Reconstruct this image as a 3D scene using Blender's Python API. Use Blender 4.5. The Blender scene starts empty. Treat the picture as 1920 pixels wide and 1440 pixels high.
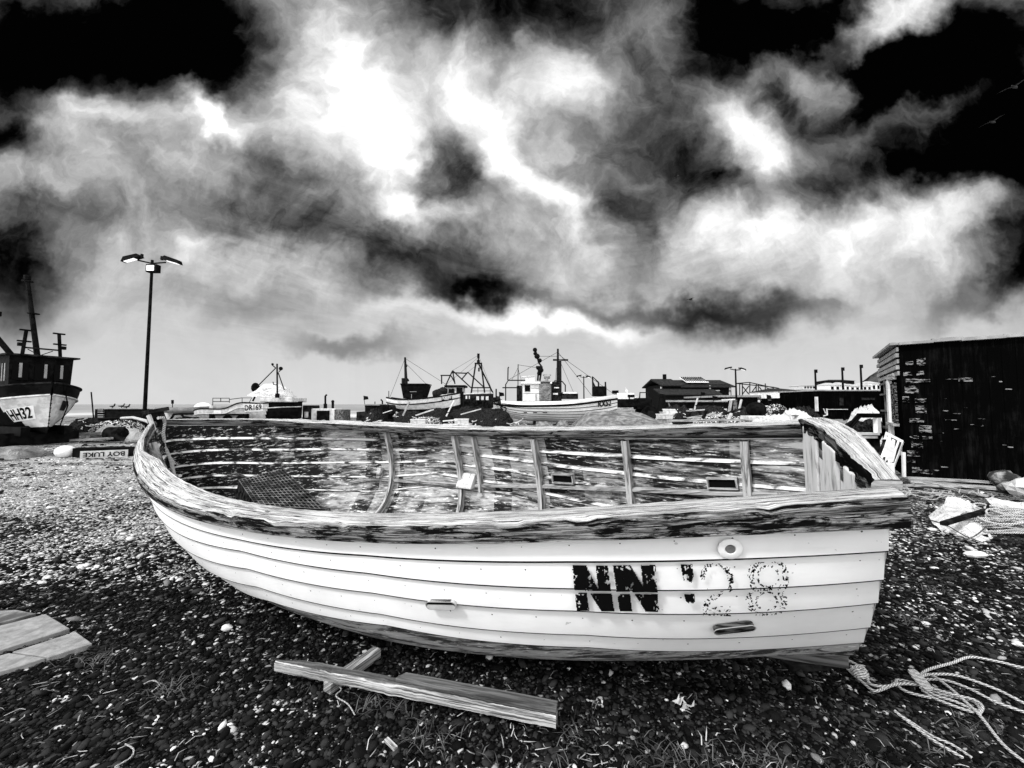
import bpy, math, random
import numpy as np
from mathutils import Matrix, Vector, Euler
rnd = random.Random(7); rng = np.random.default_rng(7)
SC = bpy.context.scene; COL = SC.collection
R_ = math.radians
# ------------------------------------------------------------------ camera
F = 720.0; HC = 1.43; PITCH = math.atan(38 / 720)
cam = bpy.data.cameras.new('camera'); camo = bpy.data.objects.new('camera', cam); COL.objects.link(camo)
cam.sensor_width = 36; cam.lens = 13.5; cam.clip_start = 0.05; cam.clip_end = 20000
camo.location = (0, 0, HC); camo.rotation_euler = (R_(90) + PITCH, 0, 0)
SC.camera = camo
SC.view_settings.view_transform = 'Standard'; SC.view_settings.look = 'None'
SC.view_settings.exposure = 0.0; SC.view_settings.gamma = 1.0
SC.cycles.max_bounces = 6; SC.cycles.diffuse_bounces = 3
def ray(px, py):
    c, s = math.cos(PITCH), math.sin(PITCH); u = (720 - py) / F
    return ((px - 960) / F, c - u * s, s + u * c)
def at(px, py, Y):
    d = ray(px, py); t = Y / d[1]
    return Vector((d[0] * t, Y, HC + d[2] * t))
def G(px, py, z=0.0):
    d = ray(px, py); t = (z - HC) / d[2]
    return Vector((d[0] * t, d[1] * t, z))
# ------------------------------------------------------------------ node helper
class NT:
    def __init__(s, tree): s.t = tree; s.n = tree.nodes; s.l = tree.links
    def new(s, kind, **kw):
        n = s.n.new(kind)
        for k, v in kw.items(): setattr(n, k, v)
        return n
    def put(s, sock, v):
        if v is None: return
        if hasattr(v, 'is_output') or isinstance(v, bpy.types.NodeSocket): s.l.new(v, sock)
        else: sock.default_value = v
    def m(s, op, a, b=None, c=None, clamp=False):
        n = s.new('ShaderNodeMath', operation=op, use_clamp=clamp)
        for i, v in enumerate((a, b, c)): s.put(n.inputs[i], v)
        return n.outputs[0]
    def v(s, op, a, b=None, out=0):
        n = s.new('ShaderNodeVectorMath', operation=op)
        s.put(n.inputs[0], a)
        if b is not None:
            if op == 'SCALE': s.put(n.inputs['Scale'], b)
            else: s.put(n.inputs[1], b)
        return n.outputs[out]
    def noise(s, vec, scale, detail=4, rough=.55, dist=0.0, out='Fac'):
        n = s.new('ShaderNodeTexNoise'); s.put(n.inputs['Vector'], vec)
        n.inputs['Scale'].default_value = scale; n.inputs['Detail'].default_value = detail
        n.inputs['Roughness'].default_value = rough; n.inputs['Distortion'].default_value = dist
        return n.outputs[out]
    def vor(s, vec, scale, out='Distance', feature='F1', rand=1.0):
        n = s.new('ShaderNodeTexVoronoi', feature=feature); s.put(n.inputs['Vector'], vec)
        n.inputs['Scale'].default_value = scale; n.inputs['Randomness'].default_value = rand
        return n.outputs[out]
    def ramp(s, x, a, b, c=0.0, d=1.0, smooth=True):
        n = s.new('ShaderNodeMapRange'); n.interpolation_type = 'SMOOTHSTEP' if smooth else 'LINEAR'; n.clamp = True
        s.put(n.inputs[0], x)
        for i, v in enumerate((a, b, c, d)): s.put(n.inputs[i + 1], v)
        return n.outputs[0]
    def mapv(s, vec, scale=(1, 1, 1), loc=(0, 0, 0), rot=(0, 0, 0), kind='POINT'):
        n = s.new('ShaderNodeMapping', vector_type=kind); s.put(n.inputs[0], vec)
        n.inputs['Location'].default_value = loc; n.inputs['Rotation'].default_value = rot; n.inputs['Scale'].default_value = scale
        return n.outputs[0]
    def mix(s, f, a, b):      # scalars
        n = s.new('ShaderNodeMix'); n.data_type = 'FLOAT'
        s.put(n.inputs[0], f); s.put(n.inputs[2], a); s.put(n.inputs[3], b)
        return n.outputs[0]
# ------------------------------------------------------------------ world: cloudy sky
W = bpy.data.worlds.new('World'); SC.world = W; W.use_nodes = True
SUN_EL, SUN_AZ = 45.0, -127.0           # azimuth measured from straight ahead (+Y) towards +X
SKY_BACK, SKY_TOP = 2.05, 1.7            # unseen sky behind and above the camera, brightened to light the hull
def build_sky():
    k = NT(W.node_tree); k.n.clear()
    out = k.new('ShaderNodeOutputWorld'); bg = k.new('ShaderNodeBackground')
    k.l.new(bg.outputs[0], out.inputs[0])
    sky = k.new('ShaderNodeTexSky', sky_type='NISHITA'); sky.sun_disc = False
    sky.sun_elevation = R_(SUN_EL); sky.sun_rotation = R_(SUN_AZ)
    tc = k.new('ShaderNodeTexCoord').outputs['Generated']
    sep = k.new('ShaderNodeSeparateXYZ'); k.l.new(tc, sep.inputs[0]); X, Y, Z = sep.outputs
    yy = k.m('MAXIMUM', Y, .12)
    u = k.m('DIVIDE', X, yy); v = k.m('DIVIDE', Z, yy)
    cb = k.new('ShaderNodeCombineXYZ'); k.put(cb.inputs[0], u); k.put(cb.inputs[1], v)
    uv = cb.outputs[0]
    w1 = k.noise(uv, 2.2, 3, .5, 0, 'Color'); w2 = k.noise(uv, 7.0, 4, .6, 0, 'Color'); w3 = k.noise(uv, 22.0, 3, .6, 0, 'Color')
    o = k.v('ADD', k.v('SCALE', k.v('SUBTRACT', w1, (.5, .5, .5)), .30), k.v('SCALE', k.v('SUBTRACT', w2, (.5, .5, .5)), .15))
    o = k.v('ADD', o, k.v('SCALE', k.v('SUBTRACT', w3, (.5, .5, .5)), .035))
    p = k.v('MULTIPLY', k.v('ADD', uv, o), (1, 1, 0))
    # (px, py, rx, ry, clockwise degrees, amplitude): cloud banks and gaps by sky direction; first row also paints an edge vignette
    lobes = [(150, 60, 330, 110, 12, -.26), (100, -40, 600, 90, 4, -.24), (1560, -60, 560, 130, 0, -.30), (1945, 330, 120, 330, 0, -.26), (1800, 210, 200, 160, 0, -.20), (1000, -40, 400, 80, 0, -.25),
        (330, 70, 230, 150, 12, -.70), (40, 110, 190, 120, 15, -.62), (10, 480, 150, 130, 0, -.55), (20, 255, 80, 50, 20, -.5),
        (420, 400, 260, 60, 12, -.14), (200, 410, 160, 50, 10, -.14), (580, 420, 180, 65, 22, -.24), (490, 320, 95, 60, 40, -.26), (840, 330, 110, 130, 55, -.36),
        (825, 500, 200, 85, 8, -.44), (900, 545, 120, 38, 0, -.30), (670, 635, 160, 30, 5, -.24), (880, 40, 190, 95, 0, -.42),
        (1060, 30, 130, 70, 0, -.30), (1215, 250, 130, 230, -10, -.38), (1340, 360, 110, 80, 20, -.30), (1180, 440, 70, 110, -20, -.32),
        (1370, 60, 110, 130, 20, -.55), (1700, 130, 330, 140, -8, -.78), (1850, 300, 200, 95, -5, -.66), (1570, 340, 160, 75, -12, -.40),
        (1400, 592, 230, 55, 0, -.46), (1160, 570, 240, 34, 6, -.26), (1790, 545, 200, 45, -18, -.28), (1920, 480, 90, 90, 0, -.45),
        (1520, 40, 150, 90, 0, -.5), (480, 560, 260, 50, 4, -.10), (110, 330, 130, 40, 10, .06), (60, 600, 160, 60, 0, -.08),
        (645, 110, 95, 190, -8, .30), (735, 320, 80, 205, -33, .38), (690, 240, 110, 120, -20, .16), (910, 230, 72, 165, -28, .42), (965, 325, 115, 60, 25, .28), (800, 160, 90, 90, 0, .16), (1050, 590, 330, 40, 4, .06),
        (385, 205, 34, 110, -35, .46), (1065, 375, 80, 50, 10, .30), (1395, 235, 85, 140, -25, .42), (1380, 430, 170, 55, -4, .28),
        (1650, 430, 330, 80, -10, .26), (1060, 160, 130, 75, 0, .28), (1140, 460, 90, 60, 30, .28), (1650, 38, 160, 62, -14, .75),
        (1535, 140, 100, 60, 30, .55), (1790, 190, 190, 35, -24, .26), (500, 270, 160, 90, 20, .16), (1000, 590, 290, 32, 3, .24),
        (330, 450, 130, 45, 10, .14), (780, 400, 120, 40, 10, .25), (1640, 590, 260, 40, -10, .12), (560, 210, 60, 130, -25, .22), (1420, 130, 50, 35, -30, .25), (240, 210, 260, 40, 18, .18)]
    val = None
    for (px, py, rx, ry, a, amp) in lobes:
        d = ray(px, py); dy = max(d[1], .5)
        mp = k.mapv(p, (rx / F / dy, ry / F / dy, 1), (d[0] / dy, d[2] / dy, 0), (0, 0, R_(-a)), 'TEXTURE')
        L = k.v('LENGTH', mp, out=1)
        f = k.ramp(L, 1.25, 0.1)
        val = k.m('MULTIPLY_ADD', f, amp, val if val is not None else 0.0)
    # cloud-plane turbulence (flattens towards the horizon like a real deck)
    zz = k.m('MAXIMUM', Z, .10); c2 = k.new('ShaderNodeCombineXYZ')
    k.put(c2.inputs[0], k.m('DIVIDE', X, zz)); k.put(c2.inputs[1], k.m('DIVIDE', Y, zz))
    pl_ = k.mapv(c2.outputs[0], (1, 1, 1), (0, 0, 0), (0, 0, R_(-14)), 'TEXTURE')
    n1 = k.noise(k.mapv(pl_, (2.0, 1.05, 1)), 1.0, 9, .60, 1.3); n2 = k.noise(p, 4.0, 7, .62, .5)
    n3 = k.noise(k.mapv(pl_, (6.5, 3.0, 1)), 1.0, 7, .65, 1.2)
    n4 = k.noise(p, 10.0, 8, .66, .4); bl = k.m('SUBTRACT', 1.0, k.m('ABSOLUTE', k.m('MULTIPLY_ADD', k.noise(p, 3.2, 6, .55, .8), 4.0, -2.0)))
    base = k.ramp(v, 0.0, .60, .80, .575)
    fd = k.ramp(k.m('ABSOLUTE', u), .45, 1.1, 1.0, .22); n1 = k.m('ADD', .5, k.m('MULTIPLY', k.m('SUBTRACT', n1, .5), fd)); n3 = k.m('ADD', .5, k.m('MULTIPLY', k.m('SUBTRACT', n3, .5), fd))
    tex = k.m('ADD', k.m('ADD', k.m('MULTIPLY', k.m('SUBTRACT', n1, .5), .44), k.m('ADD', k.m('MULTIPLY', k.m('SUBTRACT', n3, .5), .10), k.m('ADD', k.m('MULTIPLY', k.m('SUBTRACT', n4, .5), .34), k.m('MULTIPLY', k.m('SUBTRACT', bl, .4), .16)))), k.m('MULTIPLY', k.m('SUBTRACT', n2, .5), .60))
    tex = k.m('MULTIPLY', tex, k.ramp(v, .10, .5, .08, 1.0))
    d = k.m('ADD', k.m('ADD', base, val), tex)
    d = k.m('ADD', k.m('MULTIPLY', k.m('SUBTRACT', d, .55), 1.14), .56)
    d = k.m('MAXIMUM', k.m('MINIMUM', d, 1.10), .035)
    # front sky -> radiance
    rad = k.m('POWER', d, 2.2)
    back = k.mix(k.ramp(Z, .1, .95), SKY_BACK, SKY_TOP)
    back = k.m('MULTIPLY', back, k.m('ADD', .75, k.m('MULTIPLY', n1, .5)))
    t = k.ramp(Y, .42, .12)
    rad = k.mix(t, rad, back)
    bw = k.new('ShaderNodeRGBToBW'); k.l.new(sky.outputs[0], bw.inputs[0])
    # thin tint of the physical sky behind the clouds, monochrome like the photograph
    f = k.m('ADD', .9, k.m('MULTIPLY', k.m('MINIMUM', bw.outputs[0], 2.0), .05))
    k.l.new(k.m('MULTIPLY', k.m('MULTIPLY', rad, f), 10.0), bg.inputs['Color'])
    bg.inputs['Strength'].default_value = 0.1
build_sky()
sun = bpy.data.lights.new('sun', 'SUN'); suno = bpy.data.objects.new('sun', sun); COL.objects.link(suno)
sun.energy = 3.0; sun.angle = R_(7); sun.color = (1, 1, 1)
sd = Vector((math.sin(R_(SUN_AZ)) * math.cos(R_(SUN_EL)), math.cos(R_(SUN_AZ)) * math.cos(R_(SUN_EL)), math.sin(R_(SUN_EL))))
suno.rotation_euler = sd.to_track_quat('Z', 'Y').to_euler()
suno.location = (0, 0, 30)
# ------------------------------------------------------------------ materials (all grey: the photograph is black and white)
def material(name, fn, rough=.7, spec=.3, metal=0.0):
    m = bpy.data.materials.new(name); m.use_nodes = True
    k = NT(m.node_tree); b = k.n['Principled BSDF']
    b.inputs['Roughness'].default_value = rough; b.inputs['Specular IOR Level'].default_value = spec; b.inputs['Metallic'].default_value = metal
    r = fn(k, b) if callable(fn) else fn
    if r is not None:
        if isinstance(r, (int, float)): b.inputs['Base Color'].default_value = (r, r, r, 1)
        else: k.l.new(r, b.inputs['Base Color'])
    return m
def bump(k, b, h, strength=.5, dist=.01):
    n = k.new('ShaderNodeBump'); n.inputs['Strength'].default_value = strength; n.inputs['Distance'].default_value = dist
    k.l.new(h, n.inputs['Height']); k.l.new(n.outputs[0], b.inputs['Normal'])
def obc(k): return k.new('ShaderNodeTexCoord').outputs['Object']
def uvc(k): return k.new('ShaderNodeTexCoord').outputs['UV']
def worn(lo, hi, scale=6, sx=(1, 1, 1), a=.4, b_=.6, bmp=.25, uv=False, rough=.75):
    def fn(k, b):
        c = k.mapv(uvc(k) if uv else obc(k), sx)
        n = k.noise(c, scale, 6, .62, .3)
        bump(k, b, n, bmp, .01)
        return k.mix(k.ramp(n, a, b_), lo, hi)
    return fn
def hull_white(k, b):
    c = obc(k)
    n = k.noise(c, 3.0, 5, .6); s = k.noise(k.mapv(c, (2, 2, 14)), 3, 5, .6)
    sp = k.ramp(k.noise(c, 30, 2, .5), .74, .78)
    g = k.mix(k.ramp(n, .3, .75), .90, .80); g = k.m('SUBTRACT', g, k.m('MULTIPLY', k.ramp(s, .58, .85), .10))
    g = k.m('MULTIPLY', g, k.m('SUBTRACT', 1.0, k.m('MULTIPLY', sp, .35)))
    # chipped paint flecks near the stern
    ch = k.ramp(k.noise(k.mapv(c, (1, 1, 2.2)), 26, 5, .7), .69, .71); sx = k.new('ShaderNodeSeparateXYZ'); k.l.new(c, sx.inputs[0])
    ch = k.m('MULTIPLY', ch, k.ramp(sx.outputs[0], -.75, -.05, 0, 1))
    bump(k, b, k.m('ADD', k.noise(k.mapv(c, (6, 14, 14)), 2, 4, .5), k.m('MULTIPLY', ch, -1.0)), .10, .01)
    return k.mix(ch, g, .10)
def bottom_paint(k, b):
    c = k.mapv(obc(k), (1.2, 5, 9)); n = k.noise(c, 2.6, 7, .68, .6); n2 = k.noise(c, 9, 5, .65)
    bump(k, b, n2, .4, .01)
    g = k.mix(k.ramp(n, .44, .56), .035, .42)
    return k.mix(k.ramp(n2, .58, .64), g, .70)
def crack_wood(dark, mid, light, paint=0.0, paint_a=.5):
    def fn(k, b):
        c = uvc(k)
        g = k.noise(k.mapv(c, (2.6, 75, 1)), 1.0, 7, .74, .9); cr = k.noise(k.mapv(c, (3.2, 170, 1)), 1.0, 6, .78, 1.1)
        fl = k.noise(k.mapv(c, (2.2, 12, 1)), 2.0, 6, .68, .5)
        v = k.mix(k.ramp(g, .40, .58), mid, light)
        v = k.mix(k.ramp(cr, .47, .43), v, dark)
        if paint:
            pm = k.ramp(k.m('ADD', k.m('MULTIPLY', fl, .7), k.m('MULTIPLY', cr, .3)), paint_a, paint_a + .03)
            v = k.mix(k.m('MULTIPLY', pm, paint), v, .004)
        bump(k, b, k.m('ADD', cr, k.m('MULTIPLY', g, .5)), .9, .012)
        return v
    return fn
def interior(k, b):
    c = obc(k); sx = k.new('ShaderNodeSeparateXYZ'); k.l.new(c, sx.inputs[0])
    n = k.noise(k.mapv(c, (.9, 1, 4.5)), 2.0, 7, .68, .5); n2 = k.noise(k.mapv(c, (1.6, 4, 15)), 3.2, 7, .72, .5); n3 = k.noise(k.mapv(c, (5, 9, 30)), 2.5, 5, .7, .4)
    blk = k.vor(k.mapv(c, (1.0, .01, .01)), 2.6, 'Color'); bs = k.new('ShaderNodeSeparateColor'); k.l.new(blk, bs.inputs[0])
    t = k.m('ADD', k.m('MULTIPLY', n, .9), k.m('MULTIPLY', k.m('SUBTRACT', n2, .5), .75))
    t = k.m('ADD', t, k.m('MULTIPLY', k.m('SUBTRACT', bs.outputs[0], .5), .20))
    t = k.m('ADD', t, k.ramp(sx.outputs[0], -5.4, -3.6, -.10, .04))
    g = k.mix(k.ramp(t, .38, .68), .005, .46)
    g = k.mix(k.ramp(k.m('ADD', k.m('MULTIPLY', n3, .6), k.m('MULTIPLY', n2, .4)), .545, .60), g, .78)
    g = k.mix(k.ramp(k.m('ADD', k.m('MULTIPLY', n3, .5), k.m('MULTIPLY', n2, .5)), .44, .39), g, .006)
    bump(k, b, n3, .5, .01)
    return g
def grain_fn(lo, hi, su=3, sv=50, a=.35, b_=.65):
    def fn(k, b):
        g = k.noise(k.mapv(uvc(k), (su, sv, 1)), 1.0, 6, .7, .8)
        bump(k, b, g, .5, .006)
        return k.mix(k.ramp(g, a, b_), lo, hi)
    return fn
def shed_fn(k, b):
    c = obc(k); n = k.noise(c, 2.5, 6, .6); u = k.v('DOT_PRODUCT', c, (.788, -.616, 0), out=1)
    bd = k.m('FRACT', k.m('MULTIPLY', u, 6.2)); sm = k.ramp(bd, .0, .06); gr = k.noise(k.mapv(c, (9, 9, .8)), 2.0, 6, .7)
    bump(k, b, k.m('ADD', k.m('MULTIPLY', sm, 1.0), k.m('MULTIPLY', gr, .8)), .7, .03)
    return k.mix(k.ramp(k.m('ADD', k.m('MULTIPLY', gr, .6), k.m('MULTIPLY', n, .4)), .48, .75), .0015, .010)
def rope_fn(k, b):
    c = uvc(k)
    s = k.new('ShaderNodeSeparateXYZ'); k.l.new(c, s.inputs[0])
    w = k.m('SINE', k.m('ADD', k.m('MULTIPLY', s.outputs[0], 320), k.m('MULTIPLY', s.outputs[1], 18.85)))
    n = k.noise(obc(k), 40, 3)
    bump(k, b, w, .8, .004)
    return k.mix(k.ramp(w, -1, .2), .22, k.mix(n, .5, .78))
def tarp_fn(lo, hi):
    def fn(k, b):
        c = obc(k); n = k.noise(k.mapv(c, (1, 1, 2), rot=(0, 0, .5)), 1.6, 6, .6, 1.6)
        bump(k, b, n, 1.0, .25); return k.mix(k.ramp(n, .3, .7), lo, hi)
    return fn
M = dict(
    hull_white=material('white_hull_paint', hull_white, .5, .35),
    bottom=material('peeling_bottom_paint', bottom_paint, .8),
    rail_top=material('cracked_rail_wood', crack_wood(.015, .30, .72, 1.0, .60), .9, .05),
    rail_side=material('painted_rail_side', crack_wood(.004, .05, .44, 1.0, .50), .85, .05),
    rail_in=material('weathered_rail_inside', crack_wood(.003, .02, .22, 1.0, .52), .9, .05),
    transom_wood=material('transom_cap_wood', crack_wood(.02, .38, .72, .0), .85, .15),
    rough_black=material('rotten_wood_and_ledge_shade', crack_wood(.003, .006, .16, 1.0, .47), .95, .0),
    interior=material('flaking_inside_paint', interior, .8, .2),
    slot_far=material('worn_slot_wood', worn(.006, .10, 9, (1, 6, 6)), .9, .05),
    plank_edge=material('lit_plank_edge', worn(.03, .70, 5, (1, 3, 3), .39, .56), .9, .05),  # pale ledge tops: light from above put into the colour
    rib=material('rib_wood', grain_fn(.06, .46, 5, 40, .36, .60), .85, .1),
    pale_board=material('pale_painted_board', worn(.20, .62, 6, (4, 4, .8), .30, .52, .3), .8, .1),
    plank=material('grey_plank', grain_fn(.07, .52, 2.4, 55, .40, .60), .9, .08),
    plank_dark=material('dark_plank', grain_fn(.02, .16, 2, 40), .85),
    decal=material('black_lettering_and_shade', .003, .8, .04),
    ink=material('black_lettering', .004, .8, .04),
    white=material('white_paint', worn(.62, .84, 3, bmp=.08), .5),
    white_clean=material('bright_white_paint', worn(.78, .86, 5, bmp=.05), .5),
    grey=material('grey_paint', worn(.20, .30, 4, bmp=.1), .6),
    lgrey=material('pale_grey_paint', worn(.42, .62, 4, bmp=.1), .6),
    black=material('black_paint', worn(.002, .007, 4, bmp=.2), .7, .03),
    dark=material('dark_paint', worn(.003, .022, 5, bmp=.3), .8, .04),
    metal=material('dark_metal', worn(.003, .015, 20, bmp=.2), .6, .08),
    glass=material('dark_glass', .003, .4, .02),
    rust=material('rusty_metal', worn(.02, .16, 8, bmp=.5), .8),
    tar=material('tarred_wall', shed_fn, .95, 0.0),
    stone=material('pale_wall_stone', worn(.002, .22, 11, (1, 1, 2.6), .47, .60, .8), .95, .0),
    slab=material('concrete_slab', worn(.17, .30, 16, a=.3, b_=.7, bmp=.5), .95, .1),
    slab_dark=material('dirty_slab', worn(.06, .22, 5, bmp=.35), .9),
    rope=material('pale_rope', rope_fn, .9, .1),
    rope_dark=material('dark_rope', worn(.02, .12, 30), .9),
    canvas=material('white_canvas', tarp_fn(.58, .82), .8, .15),
    tarp=material('grey_tarpaulin', tarp_fn(.07, .30), .55, .3),
    net=material('dark_netting', worn(.003, .03, 22, bmp=1.0), .95, .0),
    net_pale=material('pale_netting', worn(.01, .75, 14, bmp=1.0, a=.50, b_=.58), .95, .0),
    buoy=material('white_buoy', worn(.7, .85, 5, bmp=.05), .4),
    lens=material('lamp_lens', lambda k, b: (b.inputs['Emission Color'].__setattr__('default_value', (1, 1, 1, 1)), b.inputs['Emission Strength'].__setattr__('default_value', .9), .8)[2], .3),  # glow stands in for sky reflected in the unlit lens
    roof=material('slate_roof', worn(.006, .035, 3, (1, 1, 8)), .8, .05),
    roof_pale=material('pale_roof', worn(.3, .5, 3), .7),
    cliff=material('cliff_scrub', worn(.006, .06, .12, bmp=.6), .95, .0),
    bird=material('bird_feathers', worn(.005, .03, 8), .8, .05),
    rock=material('rubble_stone', worn(.02, .34, 5, bmp=.7, a=.4, b_=.65), .9),
    stone_white=material('flint', worn(.5, .8, 6), .7),
)
# ------------------------------------------------------------------ mesh builder (everything is authored in world metres, optionally through a frame)
ROOTM = {}
class MB:
    def __init__(s, Mx=None): s.v = []; s.f = []; s.mi = []; s.uv = []; s.M = Mx; s.cuts = []
    def add(s, vs, fs, mi=0, uvs=None):
        o = len(s.v); s.cuts.append((len(s.v), len(s.f)))
        if s.M is not None: vs = [s.M @ Vector(p) for p in vs]
        s.v += [tuple(p) for p in vs]
        for i, f in enumerate(fs):
            s.f.append([o + j for j in f]); s.mi.append(mi[i] if isinstance(mi, list) else mi)
            if uvs is None: s.uv.append(None)
            else: s.uv.append([uvs[j] for j in f] if not isinstance(uvs[0], list) else uvs[i])
        return s
    def box(s, c, d, rot=None, mi=0, taper=1.0):
        x, y, z = d[0] / 2, d[1] / 2, d[2] / 2; c = Vector(c)
        vs = []
        for sz in (-1, 1):
            t = taper if sz > 0 else 1
            for sx, sy in ((-1, -1), (1, -1), (1, 1), (-1, 1)): vs.append(Vector((sx * x * t, sy * y * t, sz * z)))
        Rm = None
        if rot is not None: Rm = Matrix.Rotation(rot, 3, 'Z') if isinstance(rot, (int, float)) else rot
        fs = [(3, 2, 1, 0), (4, 5, 6, 7), (0, 1, 5, 4), (1, 2, 6, 5), (2, 3, 7, 6), (3, 0, 4, 7)]
        ax = max(range(3), key=lambda i: d[i]); o2 = [i for i in range(3) if i != ax]
        off = rnd.random() * 9
        uvs = [[(vs[j][ax] + off, vs[j][o2[0]] + vs[j][o2[1]] * 1.3 + off) for j in f] for f in fs]
        if Rm is not None: vs = [Rm @ p for p in vs]
        return s.add([p + c for p in vs], fs, mi, uvs)
    def bar(s, a, b, w, h=None, mi=0, up=(0, 0, 1)):
        a, b = Vector(a), Vector(b); h = h or w; d = (b - a); L = d.length
        if L < 1e-6: return s
        x = d / L; u = Vector(up)
        if abs(x.dot(u)) > .98: u = Vector((0, 1, 0))
        y = u.cross(x).normalized(); z = x.cross(y)
        return s.box((a + b) / 2, (L, w, h), Matrix((x, y, z)).transposed(), mi)
    def tube(s, pts, r, n=8, mi=0, caps=True):
        pts = [Vector(p) for p in pts]; m = len(pts); rs = r if isinstance(r, (list, tuple)) else [r] * m
        T = [((pts[min(i + 1, m - 1)] - pts[max(i - 1, 0)]).normalized() if (pts[min(i + 1, m - 1)] - pts[max(i - 1, 0)]).length > 1e-9 else Vector((0, 0, 1))) for i in range(m)]
        u = Vector((0, 0, 1)) if abs(T[0].z) < .9 else Vector((1, 0, 0))
        vs = []; uvs = []; L = 0
        for i in range(m):
            u = (u - T[i] * u.dot(T[i]))
            u = u.normalized() if u.length > 1e-6 else T[i].orthogonal().normalized()
            w = T[i].cross(u)
            if i: L += (pts[i] - pts[i - 1]).length
            for j in range(n):
                a = 2 * math.pi * j / n; vs.append(pts[i] + (u * math.cos(a) + w * math.sin(a)) * rs[i]); uvs.append((L, j / n))
        fs = []; fu = []
        for i in range(m - 1):
            for j in range(n):
                q = (i * n + j, i * n + (j + 1) % n, (i + 1) * n + (j + 1) % n, (i + 1) * n + j); fs.append(q)
                fu.append([uvs[q[0]], (uvs[q[1]][0], (j + 1) / n), (uvs[q[2]][0], (j + 1) / n), uvs[q[3]]])
        if caps:
            fs += [tuple(reversed(range(n))), tuple((m - 1) * n + j for j in range(n))]; fu += [[(0, 0)] * n, [(0, 0)] * n]
        return s.add(vs, fs, mi, fu)
    def prism(s, poly, ext, mi=0, mi_side=None):
        a = [Vector(p) for p in poly]; e = Vector(ext); n = len(a)
        fs = [tuple(range(n)), tuple(reversed(range(n, 2 * n)))]
        fs += [(i, n + i, n + (i + 1) % n, (i + 1) % n) for i in range(n)]
        mis = [mi, mi] + [mi if mi_side is None else mi_side] * n
        d = (a[1] - a[0]).normalized(); off = rnd.random() * 5
        k = e.cross(d).normalized() if e.length else Vector((0, 0, 1)); allv = a + [p + e for p in a]
        en = e.normalized()
        uvs = [[(allv[j].dot(d) + off, allv[j].dot(k) + allv[j].dot(en) + off) for j in f] for f in fs]
        return s.add(allv, fs, mis, uvs)
    def grid(s, P, mi=0, closed=False, uvs=None):
        nu, nv = len(P), len(P[0]); vs = [p for r in P for p in r]; fs = []; mis = []
        for i in range(nu - 1):
            for j in range(nv - 1 if not closed else nv):
                j2 = (j + 1) % nv; fs.append((i * nv + j, (i + 1) * nv + j, (i + 1) * nv + j2, i * nv + j2)); mis.append(mi(i, j) if callable(mi) else mi)
        return s.add(vs, fs, mis, [q for r in uvs for q in r] if uvs else None)
    def ball(s, c, r, n=10, mi=0, jit=0.0):
        rr = r if isinstance(r, (tuple, list)) else (r, r, r); P = []
        for i in range(n + 1):
            t = math.pi * i / n; P.append([Vector(c) + Vector((rr[0] * math.sin(t) * math.cos(a), rr[1] * math.sin(t) * math.sin(a), rr[2] * math.cos(t))) * (1 + rnd.uniform(-jit, jit)) for a in [2 * math.pi * j / (n + 2) for j in range(n + 2)]])
        return s.grid(P, mi, True)
    def build(s, name, mats, parent=None, smooth=False, bevel=0.0, label=None):
        me = bpy.data.meshes.new(name)
        if not isinstance(mats, (list, tuple)): mats = [mats]
        ob = bpy.data.objects.new(name, me); COL.objects.link(ob)
        V = np.array(s.v)
        if parent is not None:
            ob.parent = parent; R4 = ROOTM[parent.name]; ROOTM[ob.name] = R4
            Ri = np.array(R4.inverted()); V = V @ Ri[:3, :3].T + Ri[:3, 3]
        else:
            base = np.array([(V[:, 0].min() + V[:, 0].max()) / 2, (V[:, 1].min() + V[:, 1].max()) / 2, V[:, 2].min()])
            V = V - base; ob.location = base; ROOTM[ob.name] = Matrix.Translation(base)
        me.from_pydata(V.tolist(), [], s.f)
        for m in mats: me.materials.append(M[m] if isinstance(m, str) else m)
        me.polygons.foreach_set('material_index', s.mi)
        uvl = me.uv_layers.new(name='UVMap'); data = []
        for f, u in zip(s.f, s.uv):
            if u is None:
                for j in f: data += [V[j][0] + V[j][1] * .3, V[j][2] + V[j][1]]
            else:
                for q in u: data += [q[0], q[1]]
        uvl.data.foreach_set('uv', data)
        if smooth: me.polygons.foreach_set('use_smooth', [True] * len(s.f))
        me.update()
        if smooth: me.set_sharp_from_angle(angle=R_(40))
        if bevel:
            bm_ = ob.modifiers.new('bevel', 'BEVEL'); bm_.width = bevel; bm_.segments = 2; bm_.limit_method = 'ANGLE'; bm_.angle_limit = R_(40)
        if label: ob['label'] = label
        return ob
def build_each(mb, name, mats, parent, smooth=False, bevel=0.0):
    # every piece that was added on its own becomes an object of its own
    cuts = mb.cuts + [(len(mb.v), len(mb.f))]; out = []
    for (v0, f0), (v1, f1) in zip(cuts[:-1], cuts[1:]):
        b = MB(); b.v = mb.v[v0:v1]; b.f = [[j - v0 for j in f] for f in mb.f[f0:f1]]; b.mi = mb.mi[f0:f1]; b.uv = mb.uv[f0:f1]
        out.append(b.build(name, mats, parent, smooth, bevel))
    return out
def tag(o, label, cat, group=None, kind=None):
    if label: o['label'] = label
    if cat: o['category'] = cat
    if group: o['group'] = group
    if kind: o['kind'] = kind
    return o
def thing(name, label, cat, loc, rotz=0.0, group=None, rot=None):
    o = bpy.data.objects.new(name, None); COL.objects.link(o); o.empty_display_size = .2
    o.location = loc; e = rot or (0, 0, rotz); o.rotation_euler = e
    ROOTM[o.name] = Matrix.Translation(Vector(loc)) @ Euler(e).to_matrix().to_4x4()
    return tag(o, label, cat, group)
def copy_tree(o, parent=None):
    c = o.copy(); COL.objects.link(c)
    if parent is not None: c.parent = parent
    for ch in [x for x in bpy.data.objects if x.parent == o]: copy_tree(ch, c)
    return c
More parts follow.
